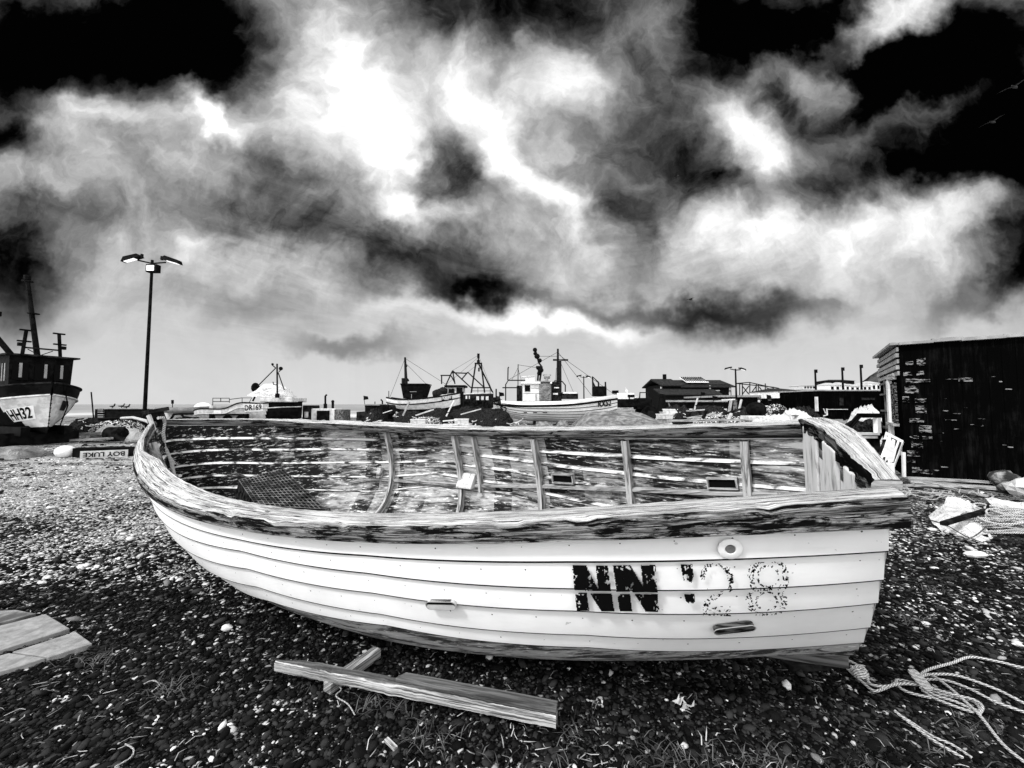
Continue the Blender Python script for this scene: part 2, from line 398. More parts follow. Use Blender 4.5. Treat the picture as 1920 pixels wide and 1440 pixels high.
def struct(o): o['kind'] = 'structure'; return o
def text_mesh(body, mp, name, mat, parent, label=None, shear=0.0):
    cu = bpy.data.curves.new(name, 'FONT'); cu.body = body; cu.size = 1.0; cu.resolution_u = 3; cu.offset = .025
    t = bpy.data.objects.new('tmp_text', cu); COL.objects.link(t)
    me = bpy.data.meshes.new_from_object(t.evaluated_get(bpy.context.evaluated_depsgraph_get()))
    bpy.data.objects.remove(t); bpy.data.curves.remove(cu)
    V = [tuple(v.co) for v in me.vertices]; Fc = [tuple(p.vertices) for p in me.polygons]; bpy.data.meshes.remove(me)
    xs = [v[0] for v in V]; ys = [v[1] for v in V]; x0, x1, y0, y1 = min(xs), max(xs), min(ys), max(ys)
    mb = MB(); mb.add([mp((v[0] - x0) / (x1 - x0), (v[1] - y0) / (y1 - y0)) for v in V], Fc)
    return mb.build(name, mat, parent, label=label)
# numpy value noise for scattering
_tab = rng.random((64, 64))
def vnoise(x, y, sc, oct=3):
    r = 0; a = 1; tot = 0
    for o in range(oct):
        X, Y = x * sc + 17.3 * o, y * sc + 5.1 * o; i, j = np.floor(X).astype(int), np.floor(Y).astype(int); fx, fy = X - i, Y - j
        fx, fy = fx * fx * (3 - 2 * fx), fy * fy * (3 - 2 * fy); T = lambda a_, b_: _tab[a_ % 64, b_ % 64]
        r = r + a * ((T(i, j) * (1 - fx) + T(i + 1, j) * fx) * (1 - fy) + (T(i, j + 1) * (1 - fx) + T(i + 1, j + 1) * fx) * fy); tot += a; a *= .5; sc *= 2
    return r / tot
def spline(s, xs, ys):
    n = len(xs); xs = np.array(xs, float); ys = np.array(ys, float); h = np.diff(xs); A = np.eye(n); b = np.zeros(n)
    for i in range(1, n - 1):
        A[i, i - 1] = h[i - 1]; A[i, i] = 2 * (h[i - 1] + h[i]); A[i, i + 1] = h[i]
        b[i] = 3 * ((ys[i + 1] - ys[i]) / h[i] - (ys[i] - ys[i - 1]) / h[i - 1])
    c = np.linalg.solve(A, b); s = np.asarray(s, float)
    i = np.clip(np.searchsorted(xs, s) - 1, 0, n - 2); d = s - xs[i]
    bb = (ys[i + 1] - ys[i]) / h[i] - h[i] * (2 * c[i] + c[i + 1]) / 3; dd = (c[i + 1] - c[i]) / (3 * h[i])
    return ys[i] + bb * d + c[i] * d * d + dd * d ** 3
# ------------------------------------------------------------------ ground, sea
def sstep(x, a, b):
    t = np.clip((x - a) / (b - a), 0, 1); return t * t * (3 - 2 * t)
def damp_shade(x, y):           # 1 = dark: damp weedy shingle plus painted hull shade, 0 = clean dry stones
    d = .90 + 1.5 * (vnoise(x, y, .9, 4) - .5)
    g = lambda cx, cy, rx, ry: np.exp(-(((x - cx) / rx) ** 2 + ((y - cy) / ry) ** 2))
    d = d - 1.0 * g(-7.0, 8.0, 5.6, 4.6) - .42 * g(.0, 1.52, .85, .22) + .50 * g(-2.7, 2.7, 1.9, .55) + .25 * g(-1.6, 1.5, 1.2, .35) + .55 * g(1.8, 1.5, 1.1, .34)
    d = d + .60 * g(.0, 2.05, 2.3, .42) + .15 * g(4.5, 3.4, 2, 1) - .15 * g(-1.6, 1.8, .7, .3)  # wide first patch paints the hull's shade onto the shingle
    return np.clip(d, 0, 1)
def gh(x, y):
    h = .05 * (vnoise(x + 40, y + 40, .7, 3) - .5) * sstep(np.hypot(x, y), 0, 3)
    h = h - 1.6 * sstep(y, 44, 66) * (1 - sstep(x, 10, 22))
    return h
def build_ground():
    ys = np.concatenate([np.linspace(.25, 4.5, 110), np.linspace(4.6, 20, 90), np.geomspace(20.5, 80, 60), np.geomspace(85, 6000, 24)])
    t = np.linspace(-1, 1, 190); P = []
    X = np.zeros((len(ys), len(t))); Y = np.zeros_like(X)
    for i, y in enumerate(ys): X[i] = t * (y * 1.9 + 2.5); Y[i] = y
    ys2 = np.linspace(-12, 0.2, 12); X = np.vstack([np.outer(np.ones(12), t * 14), X]); Y = np.vstack([np.outer(ys2, np.ones(len(t))), Y])
    Z = gh(X, Y)
    mb = MB(); mb.grid([[(X[i, j], Y[i, j], Z[i, j]) for j in range(len(t) - 1, -1, -1)] for i in range(len(X))])
    def fn(k, b):
        c = k.new('ShaderNodeNewGeometry').outputs['Position']
        at_ = k.new('ShaderNodeAttribute', attribute_name='damp_shade').outputs['Fac']
        wv = k.v('ADD', c, k.v('SCALE', k.v('SUBTRACT', k.noise(c, 9, 2, .5, 0, 'Color'), (.5, .5, .5)), .03))
        e1 = k.vor(wv, 34, 'Distance', 'DISTANCE_TO_EDGE'); col = k.vor(wv, 34, 'Color'); sc = k.new('ShaderNodeSeparateColor'); k.l.new(col, sc.inputs[0])
        r = sc.outputs[0]
        nn = k.noise(c, 4, 5, .65); nl = k.noise(k.mapv(c, (.5, 1.2, 1)), 1.4, 6, .68)
        thr = k.m('ADD', k.m('MULTIPLY', at_, .75), k.m('MULTIPLY', k.m('SUBTRACT', nn, .5), .9))
        br = k.ramp(k.m('SUBTRACT', r, thr), -.10, .45)
        v = k.mix(br, .006, .62); v = k.m('MULTIPLY', v, k.ramp(e1, .02, .14, .12, 1))
        soil = k.mix(k.noise(c, 60, 4, .7), .002, .012)
        v = k.mix(k.ramp(e1, .01, .05), soil, v)
        far = k.mix(k.ramp(nl, .42, .56), .01, .65)     # beyond a few metres stones merge into streaks
        ds = k.ramp(k.v('LENGTH', c, out=1), 5, 16)
        v = k.mix(k.m('MULTIPLY', ds, .55), v, far)
        bump(k, b, k.m('ADD', k.ramp(e1, 0, .2), k.m('MULTIPLY', nn, .6)), .9, .02)
        return v
    m = material('shingle', fn, .95, .03)
    o = mb.build('shingle_beach', m, None, True); struct(o)
    a = o.data.attributes.new('damp_shade', 'FLOAT', 'POINT')
    Vx = np.array(mb.v); a.data.foreach_set('value', damp_shade(Vx[:, 0], Vx[:, 1]).astype(np.float32))
    # sea
    sm = MB(); sm.grid([[(-9000, 40, -.55), (16, 40, -.55)][::-1], [(-9000, 9000, -.55), (3500, 9000, -.55)][::-1]])
    def sea(k, b):
        c = k.new('ShaderNodeNewGeometry').outputs['Position']
        w = k.noise(k.mapv(c, (.02, .16, 1)), 1.0, 6, .6); s = k.new('ShaderNodeSeparateXYZ'); k.l.new(c, s.inputs[0])
        bump(k, b, w, .5, .6)
        foam = k.m('MULTIPLY', k.ramp(k.noise(k.mapv(c, (.03, .25, 1)), 1.0, 5, .6), .46, .56), k.ramp(s.outputs[1], 130, 60))
        return k.mix(foam, k.mix(k.ramp(w, .4, .6), .16, .34), .85)
    struct(sm.build('sea', material('sea_water', sea, .35, .5)))
build_ground()
def in_hull(x, y): return False
def build_pebbles():
    N = 150000
    yy = 1.15 / (1 - rng.random(N) * (1 - 1.15 / 17.0)); xx = (rng.random(N) * 2 - 1) * (yy * 1.36 + .3)
    dm = damp_shade(xx, yy)
    keep = rng.random(N) < (1.05 - .45 * dm); xx, yy, dm = xx[keep], yy[keep], dm[keep]; N = len(xx)
    size = (.0042 + .0075 * rng.random(N) ** 2.4 + .012 * (rng.random(N) < .03)) * (1 + .17 * np.clip(yy - 1.5, 0, 15))
    t = (1 + 5 ** .5) / 2
    iv = np.array([(-1, t, 0), (1, t, 0), (-1, -t, 0), (1, -t, 0), (0, -1, t), (0, 1, t), (0, -1, -t), (0, 1, -t), (t, 0, -1), (t, 0, 1), (-t, 0, -1), (-t, 0, 1)]) / math.sqrt(1 + t * t)
    ifc = np.array([(0, 11, 5), (0, 5, 1), (0, 1, 7), (0, 7, 10), (0, 10, 11), (1, 5, 9), (5, 11, 4), (11, 10, 2), (10, 7, 6), (7, 1, 8), (3, 9, 4), (3, 4, 2), (3, 2, 6), (3, 6, 8), (3, 8, 9), (4, 9, 5), (2, 4, 11), (6, 2, 10), (8, 6, 7), (9, 8, 1)])
    V = iv[None] * (1 + .28 * (rng.random((N, 12, 1)) - .5))
    V = V * np.stack([1 + .8 * rng.random(N), .75 + .4 * rng.random(N), .38 + .3 * rng.random(N)], 1)[:, None]
    a = rng.random(N) * 2 * np.pi; b = (rng.random(N) - .5) * .9
    cb, sb = np.cos(b)[:, None], np.sin(b)[:, None]; x, z = V[..., 0] * cb - V[..., 2] * sb, V[..., 0] * sb + V[..., 2] * cb; V[..., 0], V[..., 2] = x, z
    ca, sa = np.cos(a)[:, None], np.sin(a)[:, None]; x, y = V[..., 0] * ca - V[..., 1] * sa, V[..., 0] * sa + V[..., 1] * ca; V[..., 0], V[..., 1] = x, y
    V = V * size[:, None, None]; V[..., 0] += xx[:, None]; V[..., 1] += yy[:, None]; V[..., 2] += (gh(xx, yy) + size * .28)[:, None]
    r_ = rng.random(N); thr = .20 + .775 * dm; col = np.where(r_ > thr, .12 + .70 * rng.random(N), .002 + .036 * rng.random(N) ** 2)
    me = bpy.data.meshes.new('shingle_pebbles'); me.vertices.add(N * 12); me.vertices.foreach_set('co', V.reshape(-1).astype(np.float32))
    fc = (ifc[None] + (np.arange(N) * 12)[:, None, None]).reshape(-1)
    me.loops.add(N * 60); me.loops.foreach_set('vertex_index', fc.astype(np.int32)); me.polygons.add(N * 20)
    me.polygons.foreach_set('loop_start', (np.arange(N * 20) * 3).astype(np.int32))
    me.polygons.foreach_set('use_smooth', np.ones(N * 20, dtype=bool)); me.update()
    at_ = me.attributes.new('tone', 'FLOAT', 'POINT'); at_.data.foreach_set('value', np.repeat(col, 12).astype(np.float32))
    def fn(k, b_):
        t_ = k.new('ShaderNodeAttribute', attribute_name='tone').outputs['Fac']; n = k.noise(k.new('ShaderNodeNewGeometry').outputs['Position'], 160, 3, .6)
        return k.m('MULTIPLY', t_, k.mix(n, .5, 1.4))
    me.materials.append(material('pebble', fn, .9, .06))
    o = bpy.data.objects.new('pebbles', me); COL.objects.link(o)
    tag(o, 'loose pale and dark pebbles covering the beach around the dinghy', 'pebbles', kind='stuff')
build_pebbles()
def build_litter():       # dry grass blades and straw among the pebbles
    mb = MB()
    for i in range(4200):
        y = 1.2 / (1 - rnd.random() * (1 - 1.2 / 5.5)); x = rnd.uniform(-1, 1) * (y * 1.36 + .2)
        if rnd.random() > .07 + .5 * (math.exp(-((x - .45) / .7) ** 2 - ((y - 1.55) / .22) ** 2)) + .3 * (vnoise(np.array([x]), np.array([y]), 1.3, 2)[0] > .55): continue
        a = rnd.uniform(0, 6.28); L = rnd.uniform(.012, .06) * (1 + .1 * y); z = float(gh(np.array([x]), np.array([y]))[0]) + rnd.uniform(.008, .03); w = rnd.uniform(.0009, .002) * (1 + .12 * y)
        d = Vector((math.cos(a), math.sin(a), rnd.uniform(-.1, .45))); n = Vector((-math.sin(a), math.cos(a), 0)) * w
        c = Vector((-math.sin(a), math.cos(a), 0)) * rnd.uniform(-.3, .3) * L
        p0 = Vector((x, y, z)); p1 = p0 + d * L * .5 + c; p2 = p0 + d * L + c * .6 - Vector((0, 0, L * .15))
        mb.add([p0 - n, p0 + n, p1 + n, p1 - n, p2], [(0, 1, 2, 3), (3, 2, 4)])
    tag(mb.build('dry_grass', material('dry_straw', worn(.06, .50, 3), .95, .03)), 'short dry grass blades and straw strewn over the pebbles', 'dry grass', kind='stuff')
    # taller weed tufts
    mb = MB()
    for cx, cy in [(.55, 1.62), (.75, 1.55), (1.0, 1.6), (-.6, 1.9), (-.35, 1.72), (-1.7, 2.0), (1.35, 1.6), (1.7, 1.62), (.1, 1.55), (2.0, 1.75), (-2.3, 2.2), (.3, 1.75), (2.6, 2.6), (3.2, 3.0), (3.4, 2.3)]:
        for q in range(60):
            x = cx + rnd.gauss(0, .07); y = cy + rnd.gauss(0, .04); a = rnd.uniform(0, 6.28); L = rnd.uniform(.03, .09); w = .0016
            d = Vector((math.cos(a) * .8, math.sin(a) * .8, rnd.uniform(.3, 1.0))).normalized(); n = Vector((-math.sin(a), math.cos(a), 0)) * w
            p0 = Vector((x, y, 0)); p1 = p0 + d * L * .6; p2 = p0 + d * L + Vector((d.x, d.y, -.6)) * L * .35
            mb.add([p0 - n, p0 + n, p1 + n, p1 - n, p2], [(0, 1, 2, 3), (3, 2, 4)])
    tag(mb.build('weed_tufts', material('weed_blades', worn(.006, .11, 4), .95, .03)), 'dark tufts of low weed growing through the pebbles', 'weeds', kind='stuff')
build_litter()
# ------------------------------------------------------------------ the clinker dinghy
S = 1.35
BP = [-0.43932738, -0.05358258, 0.21503025, 1.1112491, 1.27619936, -0.14359955]
BW = [.028054505, .16403985, .43514841, .68741766, .65632533, .37987861]; BXQ = [0, .2, .4, .6, .8, 1.]
ZW = [.24668835, .04116140, -.05582449, 0.0]; WID = (.18084435, .07261535)
HE = [1.37393820, 2.51245067, 3.05756613, 1.33806197]; HZ = [-.61723740, -.64642823, -.79160875, -.76577725]; ST = (.07224814, 2.20790752)
BL = 4.3; RH = .08
def b_rail(q):
    b = np.maximum(spline(q, BXQ, BW), 0); s = np.asarray(q, float) ** 2
    return s, b, spline(s, [0, .3, .6, 1], ZW)
def r_h(q): return np.interp(q, [0, .45, .75, .9, 1], [.048, .052, .060, .068, .080])
def b_sec(q, u):
    s, b, zs = b_rail(q); e = spline(s, [0, .3, .65, 1], HE); zk = spline(s, [0, .3, .65, 1], HZ)
    b = np.maximum(b - .02, .012); zt = zs - r_h(q) * .9; D = zt - zk; ph = u * np.pi / 2
    y = b * np.maximum(np.cos(ph), 0) ** (2 / e); z = zt - D * np.sin(ph) ** (2 / e)
    zz = np.clip((.17 - z) / (.17 - HE[0] * 0 - HZ[0]), 0, 1); xst = -BL + ST[0] * zz ** ST[1]
    return np.stack([xst * (1 - s) - .025 * s, y, z], -1) * S
_UU = np.linspace(0, 1, 800) ** 1.25
def b_curve(q):
    P = b_sec(np.full(800, q), _UU); g = np.r_[0, np.cumsum(np.linalg.norm(np.diff(P, axis=0), axis=1))]
    return P, g / g[-1]
_cache = {}
def b_pt(q, g, off=0.0, side=1):
    """point on the planking: side=+1 far, -1 near; off outwards"""
    k = round(q, 5)
    if k not in _cache:
        P, gg = b_curve(k); q2 = min(k + .004, 1.0); q1 = q2 - .004; P1, g1 = b_curve(q1); P2, g2 = b_curve(q2)
        _cache[k] = (P, gg, P1, g1, P2, g2)
    P, gg, P1, g1, P2, g2 = _cache[k]
    f = lambda PP, GG, t: np.array([np.interp(t, GG, PP[:, i]) for i in range(3)])
    p = f(P, gg, g); tg = f(P, gg, min(g + .03, 1)) - f(P, gg, max(g - .03, 0)); tq = f(P2, g2, g) - f(P1, g1, g)
    n = np.cross(tg, tq); n = n / max(np.linalg.norm(n), 1e-9)
    if n[1] < 0 and abs(n[1]) > .05: n = -n
    elif abs(n[1]) <= .05 and n[2] > 0: n = -n
    p = p + n * off; p[1] = max(p[1], .002)
    return Vector((p[0], p[1] * side, p[2]))
GK_Q = [0, .4, .6, .7, .8, .9, 1.0]
GK = [[0] * 7, [.12, .09, .055, .042, .048, .079, .125], [.26, .20, .13, .09, .113, .176, .26], [.40, .33, .23, .166, .188, .264, .39],
      [.54, .45, .34, .25, .276, .376, .56], [.66, .57, .45, .33, .33, .452, .70]]
def gk(k, q):
    if k == 0: return 0.0
    if k <= 5:
        g = float(np.interp(q, GK_Q, GK[k])); return g + (.08 - float(r_h(q))) * .9 * (1 - g)
    b = gk(5, q); return b + (1 - b) * [.36, .70, 1.0][k - 6]
PT, PW = .013, .016        # lap and plank thickness
def lap_off(q, g):
    for k in range(8):
        a, b = gk(k, q), gk(k + 1, q)
        if g <= b: return PT * (g - a) / max(b - a, 1e-6)
    return PT
bloc = Vector((BP[3] * S, BP[4] * S, BP[5] * S + HC)); brot = (BP[2], BP[1], BP[0])
dinghy = thing('dinghy', 'open white clinker dinghy with cracked rails and worn NN 28 lettering', 'boat', bloc, rot=brot)
BM = ROOTM[dinghy.name]
def _glen(q):
    P = b_sec(np.full(60, q), np.linspace(0, 1, 60)); return float(np.linalg.norm(np.diff(P, axis=0), axis=1).sum())
def frame_at(q, g, side, off):
    p = b_pt(q, g, off, side); a = b_pt(q - .01, g, off, side); b_ = b_pt(q + .01, g, off, side); c = b_pt(q, g - .03, off, side); d = b_pt(q, g + .03, off, side)
    ex = (b_ - a).normalized(); ez = (c - d).normalized(); ey = ez.cross(ex).normalized(); ez = ex.cross(ey)
    return p, Matrix((ex, ey, ez)).transposed()
def build_dinghy():
    qs = list(np.linspace(0.0, 1, 150))
    hull = MB(BM)
    for side in (1, -1):
        for inner in (0, 1):
            P = []; mats = []
            for q in qs:
                row = []; ln_ = _glen(q)
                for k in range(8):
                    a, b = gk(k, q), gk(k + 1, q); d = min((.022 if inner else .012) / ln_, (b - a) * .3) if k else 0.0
                    d3 = .0055 / ln_ if (not inner and k < 7) else 0.0  # dark strips at each lap paint in its shadow line
                    d2 = d + (.007 / ln_ if inner and k else d * .0)  # inner strip coloured dark as the shade below each ledge
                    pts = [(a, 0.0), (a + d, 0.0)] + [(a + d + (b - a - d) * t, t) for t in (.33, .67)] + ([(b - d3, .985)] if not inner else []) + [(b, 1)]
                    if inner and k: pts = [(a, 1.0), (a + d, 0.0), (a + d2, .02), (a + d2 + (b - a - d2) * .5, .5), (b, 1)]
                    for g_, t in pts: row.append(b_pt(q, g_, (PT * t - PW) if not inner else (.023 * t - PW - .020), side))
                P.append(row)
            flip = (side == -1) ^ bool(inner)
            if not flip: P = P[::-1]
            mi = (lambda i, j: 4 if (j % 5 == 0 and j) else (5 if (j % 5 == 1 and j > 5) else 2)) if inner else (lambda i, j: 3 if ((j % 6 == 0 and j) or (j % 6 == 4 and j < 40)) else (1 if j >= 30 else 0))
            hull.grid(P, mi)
    for k in range(0, 6):           # copper nail heads along each plank land
        for q in np.sqrt(np.linspace(.12, .985, 26)):
            p, Rm = frame_at(float(q), gk(k, float(q)) + (.022 if k else .03), -1, 0); oy = Rm @ Vector((0, 1, 0)); oy = oy if oy.y < 0 else -oy; ox, oz = Rm @ Vector((1, 0, 0)), Rm @ Vector((0, 0, 1))
            p = p + oy * .003; r_ = rnd.choice((.0022, .003, .0038)); hull.add([p + ox * r_ * math.cos(a) + oz * r_ * math.sin(a) for a in np.linspace(0, 5.4, 7)][::1], [tuple(range(7))], 6)
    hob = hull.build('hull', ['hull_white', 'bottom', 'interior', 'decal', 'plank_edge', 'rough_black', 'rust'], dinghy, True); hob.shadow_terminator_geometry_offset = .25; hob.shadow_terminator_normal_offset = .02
    # rails
    ql = np.linspace(0.0, 1, 260)
    s, b, z = b_rail(ql); x = -BL * (1 - s)
    for side, nm in ((1, 'far'), (-1, 'near')):
        tx, ty = np.gradient(x), np.gradient(b); L = np.hypot(tx, ty) + 1e-9; nx, ny = ty / L, -tx / L     # inward
        nx = np.where(b < .06, 0.6, nx); ny = np.where(b < .06, -.8, ny)
        w = np.interp(ql, [0, .30, .40, .47, .6, 1], [.032, .036, .05, .118, .128, .073])
        mb = MB(BM); P = []; U = []; d = 0
        for i in range(len(ql)):
            if i: d += math.hypot(x[i] - x[i - 1], b[i] - b[i - 1]) * S
            def pt(wi, dz, jo=0, jz=0):
                yy_ = b[i] + ny[i] * wi + jo
                return Vector(((x[i] + nx[i] * wi) * S, max(yy_, .0) * side * S, (z[i] + dz) * S + jz))
            j = lambda a: rnd.uniform(-a, a)
            chip = -.012 if vnoise(np.array([d * 3.1]), np.array([side * 3.0]), 2.0, 3)[0] > .66 else 0
            wi = w[i]
            RH = float(r_h(ql[i])); row = [pt(.006, -RH), pt(-.004, -RH + .004), pt(-.006, -RH * .5, 0, 0), pt(-.004, -.010, j(.0015), chip * .5), pt(.004, 0, 0, j(.002) + chip),
                   pt(wi * .35, .0035, 0, j(.0015)), pt(wi * .7, .0035, 0, j(.0015)), pt(wi - .004, 0, 0, j(.002)), pt(wi, -.006), pt(wi, -.040), pt(wi - .006, -.046), pt(.006, -RH)]
            vv = [0, .02, .06, .1, .12, .16, .21, .25, .27, .33, .36, .5]
            P.append(row); U.append([(d, q_ + (3 if side > 0 else 0)) for q_ in vv])
        if side == -1: P = P[::-1]; U = U[::-1]
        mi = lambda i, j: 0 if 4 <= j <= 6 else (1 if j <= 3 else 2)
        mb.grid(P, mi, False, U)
        for e_ in (0, len(P) - 1):
            o = [e_ * 12 + j_ for j_ in range(11)]
            mb.f.append(o if e_ else o[::-1]); mb.mi.append(1); mb.uv.append(None)
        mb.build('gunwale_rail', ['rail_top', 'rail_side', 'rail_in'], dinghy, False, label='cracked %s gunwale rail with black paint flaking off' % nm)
    # transom
    tr = MB(BM); n = 24
    prof = [b_pt(1.0, g, -PW * .6, -1) for g in np.linspace(0, 1, n)] + [b_pt(1.0, g, -PW * .6, 1) for g in np.linspace(1, 0, n)]
    prof = [p - Vector((p.x, 0, 0)) for p in prof]
    xo, xi = -.027 * S, -.052 * S
    o_ = [p + Vector((xo, 0, 0)) for p in prof]; i_ = [p + Vector((xi, 0, 0)) for p in prof]
    tr.add(o_, [tuple(range(len(o_)))], 0); tr.add(i_, [tuple(reversed(range(len(i_))))], 1)
    tr.build('transom', ['hull_white', 'pale_board'], dinghy)
    cap = MB(BM); P = []; U = []
    yb = .38; N = 60
    for i in range(N + 1):
        y = yb - (yb + .315) * i / N; cr = .045 * (1 - (y / yb) ** 2) + .002
        j = lambda a: rnd.uniform(-a, a)
        rag = .012 * vnoise(np.array([y * 9]), np.array([2.0]), 2, 3)[0] + (.02 * max(0, (-y - .12) / .26))
        e_ = .018 * max(0, min(1, (-y) / .25)); row = [(.0, -.055), (.030 - e_, -.05 + j(.002)), (.031 - e_, -.004), (.026 - e_ + j(.001), .004 + j(.0015)), (-.012, .005 + j(.002)), (-.062 + rag + j(.002), .002 + j(.002)), (-.068 + rag, -.008), (-.066 + rag * .6 + j(.004), -.045 + j(.006)), (-.05, -.058), (.0, -.055)]
        P.append([Vector((a * S, y * S, (c + cr) * S)) for a, c in row]); U.append([(y * S + 7, v) for v in (0, .03, .07, .09, .14, .21, .23, .27, .3, .37)])
    cap.grid(P, lambda i, j: 1 if j in (5, 6, 7, 8) else 0, False, U)
    for e_ in (0, N): cap.f.append([e_ * 10 + j_ for j_ in (range(9) if e_ == 0 else range(8, -1, -1))]); cap.mi.append(0); cap.uv.append(None)
    cap.build('transom_cap', ['transom_wood', 'rough_black'], dinghy)
    for yc, w_, th, zt, zb in ((.20, .17, .010, .0, -.34), (-.04, .12, .015, .02, -.48), (-.20, .07, .013, .0, -.28)):
        mb = MB(BM); mb.box(Vector((-.052 - th / 2, yc, (zt + zb) / 2)) * S, (th * S, w_ * S, (zt - zb) * S)); mb.build('transom_pad', 'pale_board', dinghy, False, .006)
    # ribs
    for q, wr, g1 in ((.30, .03, .95), (.42, .032, .97), (.53, .032, .97), (.631, .024, .97), (.737, .028, .97), (.7625, .016, .36), (.831, .028, .97), (.9065, .030, .97), (.973, .034, .97)):
        for side in (1, -1):
            if q < .6 and side > 0: continue
            mb = MB(BM); P = []; U = []
            for g in np.linspace(0.0, g1, 26):
                c0 = b_pt(q, g, -PW - PT * .9, side); c1 = b_pt(q, g, -PW - PT * .9 - .062, side); dx = Vector((wr / 2 * S, 0, 0))
                P.append([c0 - dx, c1 - dx * .9, c1 + dx * .9, c0 + dx]); U.append([(g, 0), (g, .05), (g, .08), (g, .13)])
            if side < 0: P = P[::-1]
            mb.grid(P, 0, False, U); mb.build('rib', 'rib', dinghy)
    # risers: thin ledge along each side
    for side in (1, -1):
        mb = MB(BM); P = []
        for q in np.linspace(.56, .985, 60):
            gg = float(np.interp(q, [.56, .6, .74, .83, .9, .985], [.42, .36, .315, .275, .27, .28])); c = b_pt(q, gg, -PW - PT, side); i_ = Vector((0, -.042 * side, 0)); dz = Vector((0, 0, .02))
            P.append([c, c + i_, c + i_ - dz, c - dz])
        if side < 0: P = P[::-1]
        mb.grid(P); mb.build('riser', 'rib', dinghy)
    # thwart brackets and lashing slots on the far side
    p, Rm = frame_at(.745, .288, 1, -PW - PT)
    mb = MB(BM); hh = .11
    mb.prism([p + Rm @ Vector(v) for v in ((-.085, -.09, -.055), (-.085, -.02, .055), (-.085, .02, .055), (-.085, .02, -.075), (-.085, -.09, -.075))], Rm @ Vector((.17, 0, 0)))
    mb.build('thwart_bracket', 'pale_board', dinghy, bevel=.008, label='pale box bracket under the far rail')
    p, Rm = frame_at(.602, .33, 1, -PW - PT); mb = MB(BM)
    mb.box(p + Rm @ Vector((0, -.03, 0)), (.17, .07, .11), Rm); mb.build('thwart_bracket', 'interior', dinghy, bevel=.008, label='flaking bracket nearest the bow')
    for q, g, w_, h_ in ((.853, .235, .17, .055), (.961, .240, .15, .05)):
        p, Rm = frame_at(q, g, 1, -PW - PT); fr = MB(BM)
        for dx, dz, sx, sz in ((0, h_ / 2 + .006, w_ + .024, .011), (0, -h_ / 2 - .006, w_ + .024, .011), (-w_ / 2 - .006, 0, .011, h_), (w_ / 2 + .006, 0, .011, h_)):
            fr.box(p + Rm @ Vector((dx, -.016, dz)), (sx, .04, sz), Rm)
        f = fr.build('slot_frame', 'rib', dinghy)
        mb = MB(BM); mb.box(p + Rm @ Vector((0, -.014, 0)), (w_, .012, h_), Rm); mb.build('slot_opening', 'decal', f)
    # slots, skin fitting and lettering on the near side
    for q, g, w_, h_ in ((.838, .226, .15, .040), (.9553, .402, .155, .040)):
        n_ = 9; pts = []
        for sx, a0 in ((1, -90), (-1, 90)):
            for i in range(n_): a = R_(a0 + 180 * i / (n_ - 1)); pts.append((sx * (w_ / 2 - h_ / 2) + math.cos(a) * h_ / 2, math.sin(a) * h_ / 2))
        p, Rm = frame_at(q, g, -1, PT * .9); ox = Rm @ Vector((1, 0, 0)); oz = Rm @ Vector((0, 0, 1)); oy = Rm @ Vector((0, 1, 0)); oy = oy if oy.y < 0 else -oy
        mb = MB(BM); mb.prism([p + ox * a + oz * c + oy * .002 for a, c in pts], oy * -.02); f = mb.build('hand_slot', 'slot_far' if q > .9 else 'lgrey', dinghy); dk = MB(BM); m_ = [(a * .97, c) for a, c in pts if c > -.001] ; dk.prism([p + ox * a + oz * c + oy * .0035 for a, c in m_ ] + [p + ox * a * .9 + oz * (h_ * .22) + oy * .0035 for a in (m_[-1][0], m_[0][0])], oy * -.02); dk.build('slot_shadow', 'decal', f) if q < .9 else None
        rim = MB(BM); rim.tube([p + ox * a * 1.02 + oz * c * 1.06 + oy * .002 for a, c in pts + pts[:1]], .0018, 6); rim.build('slot_rim', 'grey', f)
    p, Rm = frame_at(.956, .064, -1, PT * .3); oy = Rm @ Vector((0, 1, 0)); oy = oy if oy.y < 0 else -oy; ox = Rm @ Vector((1, 0, 0)); oz = Rm @ Vector((0, 0, 1))
    mb = MB(BM); rg = []
    for i in range(33):
        a = 2 * math.pi * i / 32; d = ox * math.cos(a) + oz * math.sin(a); rg.append([p + d * r + oy * o for r, o in ((.042, .0), (.042, .004), (.039, .006), (.020, .006), (.018, .004), (.017, -.004))])
    mb.grid(rg); f = mb.build('skin_fitting', 'white_clean', dinghy, True)
    mb = MB(BM); mb.prism([p + (ox * math.cos(i * .3927) + oz * math.sin(i * .3927)) * .017 + oy * .002 for i in range(16)], oy * .003); mb.build('fitting_bore', 'rust', f)
    # lettering: cells of paint still sticking to the planks
    PXT = [1060, 1140, 1210, 1276, 1340, 1410, 1490]; QT = [.899, .914, .929, .941, .951, .963, .975]; GT = [.080, .087, .090, .097, .108, .117, .127]
    QB = [.894, .912, .926, .939, .949, .961, .975]; GB = [.256, .266, .275, .292, .307, .329, .361]
    def poly_in(x, y, P):
        c = False
        for i in range(len(P)):
            (x1, y1), (x2, y2) = P[i], P[i - 1]
            if (y1 > y) != (y2 > y) and x < (x2 - x1) * (y - y1) / (y2 - y1) + x1: c = not c
        return c
    solid = [[(1074, 1057), (1096, 1057), (1107, 1144), (1085, 1144)], [(1120, 1057), (1143, 1057), (1151, 1145), (1129, 1145)], [(1076, 1057), (1098, 1057), (1150, 1145), (1128, 1145)],
             [(1152, 1057), (1176, 1057), (1184, 1145), (1161, 1145)], [(1199, 1058), (1225, 1058), (1233, 1146), (1208, 1146)], [(1154, 1057), (1178, 1057), (1232, 1146), (1208, 1146)],
             [(1270, 1057), (1294, 1057), (1297, 1080), (1292, 1090), (1276, 1088)], [(1277, 1112), (1301, 1112), (1300, 1126), (1292, 1132), (1281, 1126)]]
